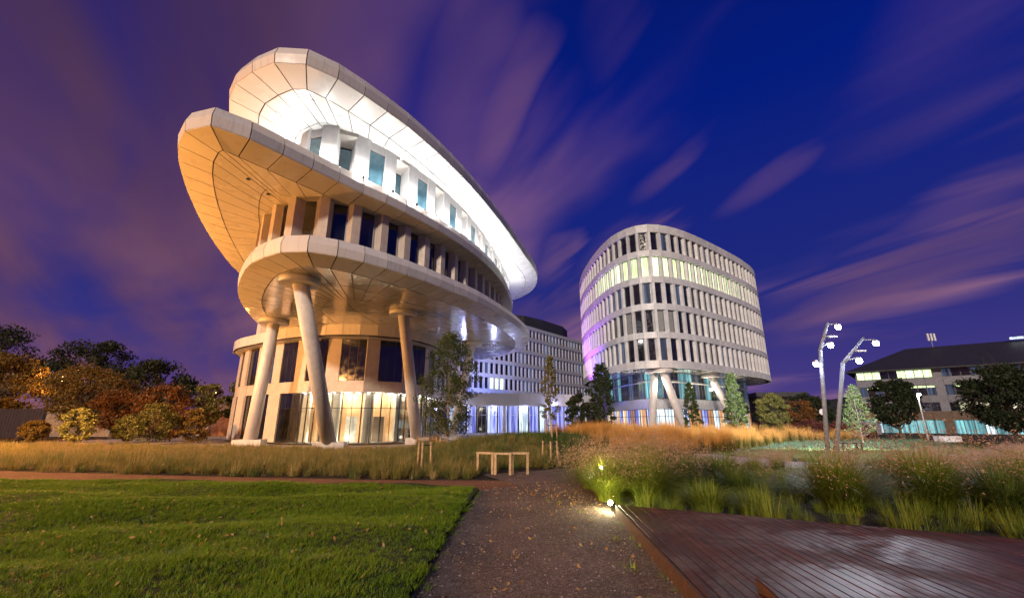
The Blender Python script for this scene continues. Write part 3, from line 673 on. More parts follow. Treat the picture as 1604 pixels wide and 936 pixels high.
def pickB(fl):
    def fn(i, p):
        if fl == 3: return 'lit_green' if (p.y < 76 and p.x > 19) or p.y < 71.5 else 'blind'
        if fl == 0 and 19.2 < p.x < 20.6 and p.y < 60: return 'lit_white'
        if fl == 1 and p.x < 26: return 'blind' if rb.random() < .5 else 'glass'
        if p.x > 28 or p.y > 66: return rb.choice(['glass', 'blind', 'glass', 'lit_dim'])
        return rb.choice(['glass', 'glass', 'glass', 'lit_dim'])
    return fn
for fl in range(5):
    facade(B, CB, bands[fl][1], bands[fl + 1][0], 0.72, 0.34, 0.5, M['pierB'], pickB(fl), skew=0.13)
# recessed glazed base
CBi, _ = spline([tuple(c - q * 4.2) for c, q in zip(CB, NBn)], 54); Ni = normals(CBi); pb = (CBi[1] - CBi[0]).length
for (z0, z1, picks) in ((-0.35, 3.2, ['lit_warm', 'lit_white', 'lit_warm', 'lit_lobby', 'warmwall']), (4.6, 8.4, ['glass', 'lit_dim', 'blueglass', 'lit_dim', 'lit_teal'])):
    fm = frame_mesh(pb, z1 - z0, .08, .12, 1, transom=(z1 - z0) * .7); pp = {k: pane_mesh(pb, z1 - z0, M[k]) for k in picks}
    for i in range(54):
        if not seen(CBi[i], Ni[i], -0.1): continue
        mid = (CBi[i] + CBi[(i + 1) % 54]) / 2; nm = Ni[i]; Mx = frame_of(mid, nm, z0)
        wn = link('window', fm, B, Mx); link('pane', pp[rb.choice(picks)], wn, Mx)
v, f = band(CBi, [(-.06, 3.2), (-.06, 4.6)]); MB().add(v, f).build('spandrel', M['grey'], B)
v, f = band(CBi, [(0, 6.9), (-.14, 6.9), (-.14, 7.05), (0, 7.05)]); MB().add(v, f).build('rail', M['frame_light'], B)
column(B, (19.9, 61.2, 8.2), (18.4, 59.9, -0.3), 0.5, 0.48, 1.3, 8.36, False)
column(B, (20.6, 59.9, 8.2), (23.6, 61.5, -0.3), 0.55, 0.5, 1.3, 8.36, False)
column(B, (30.4, 67.3, 8.2), (33.6, 66.9, -0.3), 0.5, 0.48, 1.3, 8.36, False)
for k, (x_, y_) in enumerate([(20, 60.2), (24.5, 63), (30, 67), (36, 71.5), (17.2, 64)]):
    pl('base_light', (x_, y_, 6.6), 260, (1.0, 0.88, 0.7), 0.3)

# ------------------------------------------------------------------ banded office block behind, with glazed pavilion before it
Cb = empty('curved_office_block', (5, 105, -0.4), 'grey-white five storey office block with narrow windows between the disc building and the tower', 'building')
path = [(-22, 86.5), (-15, 87.3), (-8, 90.5), (0.5, 99), (9.8, 111.5), (18.7, 123), (28, 135)]
CC = []
for i in range(len(path) - 1):
    a, b = Vector(path[i]), Vector(path[i + 1]); k = max(1, round((b - a).length / 1.6))
    CC += [a.lerp(b, q / k) for q in range(k)]
CC.append(Vector(path[-1]))
def opennorm(P):
    o = []
    for i in range(len(P)):
        t_ = (P[min(i + 1, len(P) - 1)] - P[max(i - 1, 0)]).normalized(); o.append(Vector((t_.y, -t_.x)))
    return o
NC = opennorm(CC)
def open_band(P, N, z0, z1, dep, out):
    b = MB()
    for i in range(len(P) - 1):
        q = [P[i] + N[i] * out, P[i + 1] + N[i + 1] * out, P[i + 1] - N[i + 1] * dep, P[i] - N[i] * dep]; b.prism([(p.x, p.y) for p in q], z0, z1)
    return b
zC = [4.2, 7.3, 10.5, 13.6, 16.9, 20.2]
for z0 in zC + [22.9]:
    open_band(CC, NC, z0 - .05, z0 + .75, .4, .12).build('floor_band', M['grey'], Cb)
open_band(CC, NC, -.4, 23.5, 6, -.45).build('core_wall', M['gap'], Cb)
pC = 1.6; rc = random.Random(5)
tallC = {}
pm = {}
for k in range(len(zC)):
    z0 = zC[k] + .75; z1 = (zC + [22.9])[k + 1] - .05; hh = z1 - z0
    pierC = pier_mesh(.55, .42, .4, hh, M['grey']); fmC = MB().box((0, 0, hh / 2), (1.02, .06, hh)).me(M['frame'], 'window')
    pn = {q: MB().box((0, -.04, hh / 2), (.92, .02, hh - .15)).me(M[q], 'pane') for q in ('glass', 'lit_dim', 'lit_green')}
    for i in range(len(CC) - 1):
        if CC[i].x < -12: continue
        link('pier', pierC, Cb, frame_of(CC[i] - NC[i] * .4, NC[i], z0))
        mid = (CC[i] + CC[i + 1]) / 2; Mx = frame_of(mid - NC[i] * .3, NC[i], z0)
        kind = 'lit_green' if (k == 1 and -4.5 < mid.x < -1.6) else rc.choice(['glass', 'glass', 'lit_dim'])
        wn = link('window', fmC, Cb, Mx); link('pane', pn[kind], wn, Mx)
pts = [(-2, 103), (3, 105), (8, 110), (14, 118), (16, 124), (8, 126), (-4, 114)]
MB().prism(pts, 23.4, 26.6).build('roof_screen', M['roofdark'], Cb)

Pv = empty('glazed_pavilion', (4, 74, -0.4), 'low glazed pavilion glowing blue and white beneath a curved pale fascia', 'building')
pp_ = [(-14, 76), (-9, 73), (-4, 72), (1, 72), (6, 73.2), (10, 76), (13, 80), (14, 88)]
PP = []
for i in range(len(pp_) - 1):
    a, b = Vector(pp_[i]), Vector(pp_[i + 1]); k = max(1, round((b - a).length / 1.5)); PP += [a.lerp(b, q / k) for q in range(k)]
PP.append(Vector(pp_[-1])); NP = opennorm(PP)
for i in range(len(PP) - 1):
    q = [PP[i] + NP[i] * 1.4, PP[i + 1] + NP[i + 1] * 1.4, PP[i + 1] + NP[i + 1] * 1.0, PP[i] + NP[i] * 1.0]
    MB().prism([(p.x, p.y) for p in q], 3.85, 5.75).build('fascia_panel', M['panel'], Pv)
open_band(PP, NP, 3.85, 5.7, 14, .98).build('roof', M['grey'], Pv)
rp = random.Random(9); fP = frame_mesh(1.5, 4.2, .06, .1, 1, M['frame_light'], transom=2.8); kk = ['lit_lobby', 'lit_blue', 'lit_lobby', 'lit_white', 'lit_blue', 'glass']
pnP = {k: pane_mesh(1.5, 4.2, M[k]) for k in kk}
for i in range(len(PP) - 1):
    mid = (PP[i] + PP[i + 1]) / 2; Mx = frame_of(mid, NP[i], -.36)
    wn = link('window', fP, Pv, Mx); link('pane', pnP[rp.choice(kk)], wn, Mx)
for x_, y_ in ((-1.2, 70.7), (5.4, 71.5)):
    MB().tube([(x_, y_, -.4), (x_, y_, 3.86)], .32, 20).build('column', M['col'], Pv)
for x_ in (-8, -3, 2, 7): pl('pavilion_light', (x_, 71.2, 3.4), 320, (0.45, 0.5, 1.0), 0.3)

# ------------------------------------------------------------------ hip roofed office on the right
D = empty('hip_roof_office', (84, 88, -1.1), 'grey four storey office with dark hipped roof and lit ribbon windows behind dark trees', 'building')
D0, D1 = Vector((75.2, 96.0)), Vector((101, 72.5)); td = (D1 - D0).normalized(); nd = Vector((td.y, -td.x)); nd = nd if nd.dot(-D0) > 0 else -nd
LD = (D1 - D0).length; angD = math.atan2(td.y, td.x)
def dp(s_, o_=0.0): return D0 + td * s_ + nd * o_
def dbox(name, s0, s1, z0, z1, m_, out=0.0, dep=.4, parent=D):
    c = dp((s0 + s1) / 2, out - dep / 2); return MB().box((c.x, c.y, (z0 + z1) / 2), (s1 - s0, dep, z1 - z0), angD).build(name, m_, parent)
q = [dp(0, -.5), dp(LD, -.5), dp(LD, -18), dp(0, -18)]
MB().prism([(p.x, p.y) for p in q], -1.2, 11.5).build('core_wall', M['gap'], D)
sw = dp(-.06, -9); MB().box((sw.x, sw.y, 5.2), (.3, 18, 12.4), angD).build('end_wall', M['greyD'], D)
rd = random.Random(4)
nb = 26; bw = LD / nb
for (z0, z1, mk, nm_) in ((8.4, 9.95, M['greyD'], 'wall_panel'), (5.05, 6.4, M['greyD'], 'wall_panel'), (1.7, 3.35, M['brown'], 'wall_panel')):
    for k in range(nb // 2): dbox(nm_, k * 2 * bw + .02, (k + 1) * 2 * bw - .02, z0, z1, mk, 0.0, .45)
for (z0, z1, kinds) in ((9.95, 11.5, ['lit_green', 'lit_green', 'lit_green', 'glass', 'lit_dim']), (6.4, 8.4, ['glass', 'glass', 'lit_dim', 'glass']), (3.35, 5.05, ['glass', 'lit_warm2', 'lit_warm2', 'glass']), (-.9, 1.7, ['lit_teal', 'lit_teal', 'lit_teal', 'lit_white'])):
    M.setdefault('lit_warm2', litglass('lit_office_cream', (1.0, 0.95, 0.65), 0.9, 1.5, (0.4, 0.35, 0.2)))
    fmD = frame_mesh(bw, z1 - z0, .07, .1); pD = {k: pane_mesh(bw, z1 - z0, M[k]) for k in set(kinds)}
    for k in range(nb):
        if z0 > 9 and k > 9: kind = rd.choice(['glass', 'glass', 'lit_dim', 'lit_green'] if k in (12, 13) else ['glass', 'lit_dim'])
        else: kind = rd.choice(kinds)
        if k == 9 or k == 18: 
            dbox('wall_panel', k * bw, (k + 1) * bw, z0, z1, M['greyD'] if z0 > 2 else M['brown'], 0, .45); continue
        c = dp((k + .5) * bw, -.25); Mx = Matrix.Translation((c.x, c.y, z0)) @ Matrix.Rotation(angD, 4, 'Z')
        wn = link('window', fmD, D, Mx); link('pane', pD[kind], wn, Mx)
        if 6 < z0 < 7 and k in (1, 2, 6, 7, 8, 11, 12, 13, 14): dbox('light_strip', k * bw + .1, (k + 1) * bw - .1, z1 - .45, z1 - .1, M['lit_green'], -.12, .04)
e = [dp(-1.6, 1.6), dp(LD + 1.6, 1.6), dp(LD + 1.6, -20), dp(-1.6, -20)]; rg = [dp(9, -9.5), dp(LD - 6, -9.5)]
MB().add([(p.x, p.y, 11.5) for p in e] + [(p.x, p.y, 11.75) for p in e] + [(p.x, p.y, 17.0) for p in rg],
         [(3, 2, 1, 0), (0, 1, 5, 4), (1, 2, 6, 5), (2, 3, 7, 6), (3, 0, 4, 7), (4, 5, 9, 8), (5, 6, 9), (6, 7, 8, 9), (7, 4, 8)]).build('roof', M['roofdark'], D)
an = dp(13.5, -9.5)
mast = MB().tube([(an.x, an.y, 16.6), (an.x, an.y, 19.6)], .09, 6).build('antenna_mast', M['steel'], D)
for s_ in (-.7, 0, .7): MB().box((an.x + s_, an.y - .2, 19.1), (.32, .22, 1.6)).build('antenna_panel', M['white'], mast)
sk = dp(27, -8.2); MB().box((sk.x, sk.y, 17.3), (4.5, .8, .35), angD).build('roof_light', M['lit_white'], D)
# sloping plinth wall by its entrance
tr_ = MB().prism([(66, 90), (74.5, 91.5), (74.5, 93), (67, 91.5)], -1.1, 1.4).build('retaining_wall', M['greyD']); tag(tr_, 'grey low retaining wall beside the corner of the hip roofed office', 'wall')

# low dark-roofed pavilion right of the tower
K = empty('dark_roof_pavilion', (56, 96, -0.4), 'small pavilion with black flat roof just right of the round-cornered tower', 'building')
MB().prism([(50.5, 92), (60, 90), (64, 100), (53, 104)], 6.3, 7.2).build('roof', M['roofdark'], K)
MB().prism([(52, 93.5), (59, 92), (62, 99), (54, 102)], -.5, 6.3).build('wall', M['brown'], K)
for k in range(4): MB().box((53.2 + k * 1.6, 93.05 - k * .34, 3.9), (1.2, .1, 2.2), -.21).build('window', M['glass'], K)

# ------------------------------------------------------------------ distant hills
def hill(name, x0, x1, y, base, amp, seed, m_, dep=60):
    n = 60; V = []
    for r_, (yy, k) in enumerate(((y, 0.0), (y + dep * .3, .75), (y + dep * .6, 1.0), (y + dep, 0.2))):
        for i in range(n + 1):
            x = x0 + (x1 - x0) * i / n; e_ = math.sin(math.pi * i / n) ** .5
            V.append((x, yy, base + k * e_ * amp * (0.75 + .5 * noise.noise(Vector((x * .02, seed, 0))) + .12 * noise.noise(Vector((x * .15, seed, 1))))))
    Q = [(r_ * (n + 1) + i, r_ * (n + 1) + i + 1, (r_ + 1) * (n + 1) + i + 1, (r_ + 1) * (n + 1) + i) for r_ in range(3) for i in range(n)]
    o = link(name, mesh(V, Q, m_, name, smooth=True)); o['kind'] = 'structure'
M['hill'] = mat('wooded_hill', (0.02, 0.03, 0.02), 0.95, 0, 0.3, .2, bump=1.0, bscale=1.5)
hill('hill', 60, 420, 190, -2, 21, 4.0, M['hill']); hill('hill_west', -500, -60, 210, -2, 14, 8.0, M['hill'])

# ------------------------------------------------------------------ vegetation
def leaves(centers, size, aspect=0.6):
    n = len(centers); a = RNG.normal(size=(n, 3)); a /= np.linalg.norm(a, axis=1)[:, None]
    b = RNG.normal(size=(n, 3)); b -= (b * a).sum(1)[:, None] * a; b /= np.linalg.norm(b, axis=1)[:, None]
    s_ = size * RNG.uniform(.6, 1.3, (n, 1)); a *= s_; b *= s_ * aspect
    V = np.stack([centers - a, centers - b * .8 + a * .1, centers + a, centers + b * .8 + a * .1], 1).reshape(-1, 3)
    return V, np.arange(4 * n).reshape(-1, 4)
def tree(x, y, h_, cw, cb, style, lm, label, nleaf=5000, ls=.11, name='tree', group=None, bark='bark', r_=.09, lean=0.0, z0=None, cat='tree', lobes=26, seed=0):
    lobes = int(lobes * 1.8)
    rn = np.random.default_rng(int(abs(x) * 131 + abs(y) * 17 + seed)); z0 = H(x, y) if z0 is None else z0
    o = empty(name, (x, y, z0 - .03), label, cat, group)
    W = Matrix.Translation((x, y, z0 - .03)); tb = MB()
    top = Vector((lean * h_, 0, h_ * .97))
    pts = [Vector((0, 0, 0)).lerp(top, k / 7) + Vector((rn.normal() * .02 * h_ * .25, rn.normal() * .02 * h_ * .25, 0)) * (k > 0) for k in range(8)]
    tb.tube(pts, [r_ * (1 - .86 * k / 7) for k in range(8)], 8)
    cen = []; rad = []
    for k in range(lobes):
        t_ = (k + .5) / lobes
        if style == 'cone': zz = cb + (h_ - cb) * t_; rr = cw / 2 * (1 - t_) ** .75 * (.55 + .45 * rn.random()) + .1
        elif style == 'column': zz = cb + (h_ - cb) * t_; rr = cw / 2 * math.sin(math.pi * min(.96, t_ * .85 + .15)) ** .6 * (.4 + .6 * rn.random())
        else:
            u_ = rn.random() * 2 - 1; zz = (cb + h_) / 2 + u_ * (h_ - cb) / 2 * .88; rr = cw / 2 * math.sqrt(max(.02, 1 - u_ * u_)) * (.45 + .55 * rn.random() ** .5)
        an_ = k * 2.399 + rn.normal() * .3; c = Vector((rr * .8 * math.cos(an_) + lean * zz, rr * .8 * math.sin(an_), zz))
        st_ = Vector((lean * zz * .8, 0, max(cb * .75, zz - .35 * rr - .12 * h_)))
        mid = st_.lerp(c, .5) + Vector((0, 0, -.04 * h_ * rn.random()))
        k_r = r_ * .34 * (1 - .6 * t_) if style != 'round' else r_ * .32
        tb.tube([st_, mid, c], [k_r, k_r * .65, k_r * .25], 5, cap=False)
        for q_ in range(3):
            e_ = c + Vector(rn.normal(size=3)) * cw * .11; tb.tube([mid.lerp(c, .6), e_], [k_r * .35, k_r * .12], 4, cap=False)
        cen.append(c); rad.append(max(.14, cw * (.085 if style != 'round' else .095) * (.7 + .6 * rn.random())))
    tb.build('trunk', M[bark], o, W)
    idx = rn.integers(0, len(cen), nleaf); cc = np.array([tuple(c) for c in cen])[idx]; rr = np.array(rad)[idx][:, None]
    dv = rn.normal(size=(nleaf, 3)); dv /= np.linalg.norm(dv, axis=1)[:, None]; dv *= rn.random((nleaf, 1)) ** .45
    P = cc + dv * rr * np.array([1.35, 1.35, .85]); V_, Q_ = leaves(P, ls)
    link('crown', qmesh(V_, Q_, L_[lm], name='crown'), o, W); return o
def stakes(x, y, label, hh=.62, rad=.33, group='tree stake frames', n_=3, z0=None):
    z0 = H(x, y) if z0 is None else z0; o = empty('tree_stakes', (x, y, z0), label, 'tree stakes', group)
    for k in range(n_):
        a_ = k * 2 * math.pi / n_ + .5; MB().tube([(x + rad * 1.15 * math.cos(a_), y + rad * 1.15 * math.sin(a_), z0 - .05), (x + rad * math.cos(a_), y + rad * math.sin(a_), z0 + hh)], .035, 8).build('stake', M['timber'], o)
    P = [(x + rad * .98 * math.cos(k * 2 * math.pi / n_ + .5), y + rad * .98 * math.sin(k * 2 * math.pi / n_ + .5), z0 + hh - .1) for k in range(n_)]
    for k in range(n_): MB().tube([P[k], P[(k + 1) % n_]], .018, 5).build('strap', M['black'], o)
YT = 'young trees on the planted bank'
tree(-4.25, 30, 7.7, 4.9, 1.3, 'column', 'green', 'leafy young tree before the disc building, hiding its fourth column', 9000, .085, 'young_tree', YT, 'palebark', .07, lobes=44)
tree(2.05, 24, 4.3, 1.25, 1.0, 'column', 'olive', 'slender sparse yellow-green young tree before the glazed pavilion', 1700, .065, 'young_tree', YT, 'palebark', .04)
tree(7.25, 36, 6.3, 2.8, .9, 'column', 'dark', 'dark tall young tree at the left foot of the tower', 6500, .10, 'young_tree', YT, 'bark', .08, lobes=36)
tree(5.6, 38, 4.3, 2.5, .9, 'round', 'dark', 'short dark round young tree left of the tall dark one', 4500, .10, 'young_tree', YT, 'bark', .07)
tree(18.4, 46, 5.8, 2.3, 1.3, 'cone', 'green', 'small green conical tree before the tower glass base', 3800, .10, 'young_tree', YT, 'bark', .06)
tree(15.9, 32, 4.8, 2.1, .9, 'cone', 'bright', 'bright green conical tree lit by the twin masts', 4200, .075, 'young_tree', YT, 'palebark', .05, lobes=34)
tree(24.4, 42, 4.6, 3.2, .8, 'round', 'yellow', 'pale yellow-green round tree right of the tower', 4800, .10, 'young_tree', YT, 'bark', .07)
tree(32.2, 50, 4.3, 4.0, .7, 'round', 'rust', 'small orange-leaved tree beyond the pale yellow one', 3600, .13, 'young_tree', YT, 'bark', .08)
tree(21.8, 28.4, 3.75, 2.2, .9, 'cone', 'bright', 'thin feathery young conifer right of the twin masts', 1800, .06, 'young_tree', YT, 'palebark', .04, lobes=30)
tree(53.0, 62, 8.3, 6.6, 1.8, 'round', 'dark', 'dark broad tree before the middle of the hip roofed office', 9000, .2, 'large_tree', None, 'bark', .2, lobes=40)
tree(57.5, 52, 9.2, 9.0, 1.6, 'round', 'dark', 'dark large tree at the right edge before the hip roofed office', 12000, .2, 'large_tree', None, 'bark', .24, lobes=46)
tree(52, 40, 1.9, 2.6, .9, 'round', 'dark', 'low dark round tree under the large one at the right edge', 2500, .15, 'large_tree', None, 'bark', .1)
for k, (x, y, hh, cw, lab) in enumerate([(36, 62, 5.5, 5, 'dark bushy tree behind the orange-leaved one'), (43, 66, 6.0, 6, 'dark spreading tree between the orange tree and the twin masts'), (50, 74, 6.5, 6, 'dark tree just left of the hip roofed office'), (30, 60, 4.8, 3.6, 'olive-dark tree behind the pale yellow-green one')]):
    tree(x, y, hh, cw, .8, 'round', 'dark' if k < 3 else 'green', lab, 4200, .19, 'broad_tree', 'dark trees right of the tower', 'bark', .14)
# the wood on the left, lit orange by the street lamp
for (x, y, hh, cw, lm, lab, nl) in [(-90, 76, 18.5, 14, 'dark', 'tall black-green tree at the left edge behind the autumn trees', 6000), (-69, 72, 15.0, 15, 'dark', 'broad dark tree rising behind the orange-lit trees', 9000),
        (-54.5, 68, 11.0, 12, 'dark', 'dark rounded tree standing alone left of the disc building', 8000), (-66, 56, 10.3, 12, 'autumn', 'large orange-lit tree nearest the left edge', 9000),
        (-54.5, 57, 8.9, 10.5, 'autumn', 'wide orange-lit tree around the street lamp', 9000), (-47.5, 54, 5.6, 6, 'rust', 'brownish tree at the right end of the orange-lit group', 6000),
        (-41.3, 53, 6.3, 6.0, 'rust', 'round rust-leaved tree before the dark lone tree', 5500), (-38.2, 56, 6.6, 4.6, 'olive', 'small olive tree nearest the left side of the disc building', 3600), (-36.5, 60, 7.6, 4.5, 'green', 'dark green tree touching the left side of the disc building', 3600)]:
    tree(x, y, hh, cw, hh * .2, 'round', lm, lab, nl, .26 if hh > 9 else .17, 'broad_tree', 'trees left of the disc building', 'bark', .28, lobes=40)
for (x, y, hh, cw, lm, lab) in [(-36.6, 38.2, 3.1, 3.0, 'yellow', 'yellow-green bush standing taller than the grass'), (-34.6, 41, 2.6, 2.6, 'olive', 'small olive bush between the yellow bush and the wide one'), (-30.6, 38.5, 3.4, 4.6, 'olive', 'wide orange-green bush in the middle of the row'),
        (-27.6, 39.5, 3.0, 3.2, 'autumn', 'brownish bush at the right end of the row'), (-42, 40, 2.0, 2.4, 'autumn', 'low brown bush before the dark fence'), (-33, 44, 3.2, 3.6, 'rust', 'rusty bush behind the olive one')]:
    tree(x, y, hh, cw, .25, 'round', lm, lab, 3600, .11, 'shrub', 'bushes along the far edge of the meadow', 'bark', .05, cat='bush')
for (x, y, hh, cw, lab) in [(27.6, 42, 2.0, 3.4, 'dark crimson bush left of the twin masts'), (30.0, 42, 1.9, 3.4, 'dark crimson bush behind the twin masts'), (32.6, 43, 1.7, 3.4, 'dark crimson bush right of the twin masts')]:
    tree(x, y, hh, cw, .05, 'round', 'crimson', lab, 4000, .12, 'shrub', 'crimson bushes', 'bark', .04, cat='bush')
stakes(-3.1, 16.2, 'tripod of pale stakes standing empty in the meadow left of the wooden frames', .85, .24)
stakes(-4.25, 27.5, 'tripod of pale stakes at the foot of the leafy tree before the disc building', .8, .36)
stakes(1.45, 17.4, 'pale stakes right of the wooden frames', .8, .3)
stakes(2.05, 23.6, 'pale stakes round the slender yellow-green tree', .75, .3)
stakes(15.9, 31.7, 'low stakes round the bright conical tree', .6, .4)

# ---- grasses
def blade_cluster(n, height, spread, width, seg=3, droop=.45, seed=1, mi=0, rbase=.1, straight=0.0, hvar=.45):
    rn = np.random.default_rng(seed); a = rn.random(n) * 2 * np.pi; rb_ = rbase * np.sqrt(rn.random(n)); out = spread * rn.random(n) ** .8
    hh = height * (1 - hvar * rn.random(n)); bx, by = rb_ * np.cos(a), rb_ * np.sin(a); a2 = a + rn.normal(size=n) * .4
    V = np.zeros((n, seg + 1, 2, 3)); wv = width * rn.uniform(.7, 1.3, n)
    tx, ty = -np.sin(a2), np.cos(a2)
    for k in range(seg + 1):
        t_ = k / seg; o_ = out * (t_ ** (1.7 - straight)); z = hh * (t_ - droop * (out / max(spread, 1e-6)) * t_ ** 3)
        cx, cy = bx + np.cos(a2) * o_, by + np.sin(a2) * o_; ww = wv * (1 - .88 * t_) / 2
        for s_, g_ in ((0, -1), (1, 1)): V[:, k, s_, 0] = cx + tx * ww * g_; V[:, k, s_, 1] = cy + ty * ww * g_; V[:, k, s_, 2] = z
    base = (np.arange(n) * (seg + 1) * 2)[:, None]; Q = []
    for k in range(seg): Q.append(np.stack([base[:, 0] + 2 * k, base[:, 0] + 2 * k + 1, base[:, 0] + 2 * k + 3, base[:, 0] + 2 * k + 2], 1))
    return V.reshape(-1, 3), np.concatenate(Q), V[:, -1].mean(1)
def plume_quads(tips, per, size, sp, seed):
    rn = np.random.default_rng(seed); c = np.repeat(tips, per, 0) + rn.normal(size=(len(tips) * per, 3)) * np.array([sp, sp, sp * 1.5]); return leaves(c, size, .35)
def combine(parts):
    V = []; Q = []; mi = []; n = 0
    for v, q, m_ in parts: V.append(v); Q.append(q + n); mi += [m_] * len(q); n += len(v)
    return np.concatenate(V), np.concatenate(Q), mi
def tussock_mesh(h_, sp, n, lm, pm_, nplume, seed, wid=.010, psz=.02, pspread=.07):
    v1, q1, tips = blade_cluster(n, h_ * .85, sp, wid, 4, .5, seed, rbase=.16)
    parts = [(v1, q1, 0)]
    if nplume:
        v2, q2, tp = blade_cluster(nplume, h_ * .97, sp * .85, .006, 3, .2, seed + 9, rbase=.14, hvar=.42); parts.append((v2, q2, 0))
        v3, q3 = plume_quads(tp, 20, psz, pspread, seed); parts.append((v3, q3, 1))
    V, Q, mi = combine(parts); return qmesh(V, Q, [L_[lm], L_[pm_]], mi, 'tussock')
TM = {'a': [tussock_mesh(1.0, .85, 1700, 'tuss', 'plume', 120, s_, psz=.015) for s_ in (1, 2, 3)],
      'dark': [tussock_mesh(.85, .75, 1200, 'tussdark', 'plume', 14, s_) for s_ in (4, 5)],
      'pink': [tussock_mesh(.9, .6, 1200, 'tuss', 'pinkplume', 130, s_, psz=.015, pspread=.08) for s_ in (6, 7)],
      'gold': [tussock_mesh(.95, .62, 900, 'golden', 'pinkplume', 40, s_) for s_ in (8,)],
      'green': [tussock_mesh(.5, .5, 600, 'tuss', 'plume', 0, s_) for s_ in (11, 12)]}
GT = {'a': 'tall green ornamental grass tussocks with reddish plumes', 'dark': 'dark ornamental grass tussocks', 'pink': 'pink-plumed grass tussocks', 'gold': 'golden grass tussocks', 'green': 'low green grass tussocks'}
tl = [('a', 2.0, 9.75, 1.0, 'green plumed tussock directly behind the glowing spotlight'), ('a', 2.75, 9.6, 1.05, 'broad plumed tussock second from the spotlight, over the deck corner'), ('a', 3.1, 10.9, 1.1, 'plumed tussock rising behind the two at the deck corner'), ('a', 1.95, 11.4, .9, 'plumed tussock at the path edge behind the spotlit one'),
      ('a', 2.4, 12.9, .95, 'reddish plumed tussock farthest along the path edge'), ('green', 3.6, 8.75, 1.15, 'low green tussock touching the far edge of the deck near its corner'), ('green', 4.35, 8.55, .95, 'small green tussock beside the slate mulch at the deck edge'), ('dark', 4.1, 11.4, 1.1, 'dark tussock behind the low green ones'),
      ('dark', 5.2, 11.6, 1.1, 'dark tussock with pinkish tips behind the slate mulch'), ('dark', 4.9, 10.2, .8, 'small dark tussock on the slate mulch'), ('a', 6.0, 8.6, 1.15, 'large yellow-green tussock at the middle of the deck edge'), ('a', 7.5, 8.5, 1.25, 'widest arching tussock at the deck edge, right of the middle one'),
      ('dark', 6.8, 9.6, .9, 'dark tussock between the middle and the widest tussocks'), ('dark', 8.2, 7.9, 1.1, 'dark green tussock right of the widest one at the deck edge'), ('a', 9.3, 8.3, 1.1, 'tussock near the right edge behind the deck'), ('green', 8.2, 7.1, .9, 'low grass tuft at the right end of the deck edge'),
      ('green', 9.0, 6.7, .9, 'low grass tuft at the picture edge beside the deck'), ('pink', 7.4, 14.2, 1.15, 'pink-plumed tussock left of the pale path'), ('pink', 8.4, 14.7, 1.1, 'pink-plumed tussock touching the pale path'), ('pink', 6.4, 15.2, 1.1, 'pink-plumed tussock left of the two by the path'),
      ('pink', 9.6, 13.4, 1.1, 'dark pink tussock between the two stretches of pale path'), ('pink', 10.5, 12.6, 1.0, 'pink-plumed tussock right of the gap in the path'), ('green', 8.0, 11.8, 1.4, 'bright low green tussock below the pale path'), ('dark', 8.8, 11.0, 1.0, 'dark tussock below the bright low green one'),
      ('gold', 12.9, 15.6, 1.15, 'tall golden tussock beyond the path'), ('gold', 13.9, 16.4, 1.05, 'golden tussock behind the tall golden one'), ('pink', 13.3, 14.2, 1.1, 'pink-plumed tussock before the golden ones'), ('gold', 14.9, 15.2, 1.0, 'golden tussock rightmost of the three'),
      ('pink', 16.0, 15.4, 1.1, 'pale pink tussock right of the golden ones'), ('pink', 17.3, 14.6, 1.1, 'pale pink tussock second right of the golden ones'), ('pink', 18.6, 16.0, 1.15, 'pale pink tussock third right of the golden ones'), ('pink', 19.6, 14.6, 1.1, 'pale pink tussock near the right picture edge'),
      ('pink', 13.6, 11.4, 1.1, 'full pink tussock near the right end of the path'), ('pink', 12.2, 10.4, 1.0, 'dusky pink tussock over the right end of the deck'), ('dark', 10.8, 10.0, 1.0, 'dark tussock among the dusky pink ones'), ('pink', 3.9, 15.0, 1.0, 'reddish tussock beside the bend of the gravel path'),
      ('pink', 10.2, 14.1, 1.3, 'pink tussock hiding the middle of the pale path'), ('pink', 11.3, 12.1, 1.2, 'pink tussock leaning over the near edge of the pale path'), ('pink', 12.5, 12.9, 1.2, 'pink tussock between the pale path and the golden ones'), ('pink', 8.9, 15.6, 1.1, 'pink tussock at the first bend of the pale path'),
      ('a', 3.2, 13.9, 1.0, 'plumed tussock before the bend of the gravel path'), ('pink', 4.9, 13.8, 1.0, 'hazy pink tussock behind the dark ones'), ('dark', 6.0, 12.6, 1.0, 'dark tussock left of the bright low green one'), ('a', 3.9, 12.4, 1.0, 'plumed tussock behind the dark ones'), ('pink', 11.4, 11.3, 1.0, 'dusky pink tussock just below the right stretch of path')]
for k, (ty, x, y, s_, lab) in enumerate(tl):
    me = TM[ty][k % len(TM[ty])]; o = bpy.data.objects.new('grass_tussock', me); COL.objects.link(o); o.location = (x, y, H(x, y)); o.rotation_euler = (0, 0, k * 1.7); s_ *= 1.42 if ty in ('a', 'dark', 'green') and y < 12.5 else .74; o.scale = (s_, s_, s_ * random.uniform(.88, 1.0))
    tag(o, lab, 'ornamental grass', GT[ty])

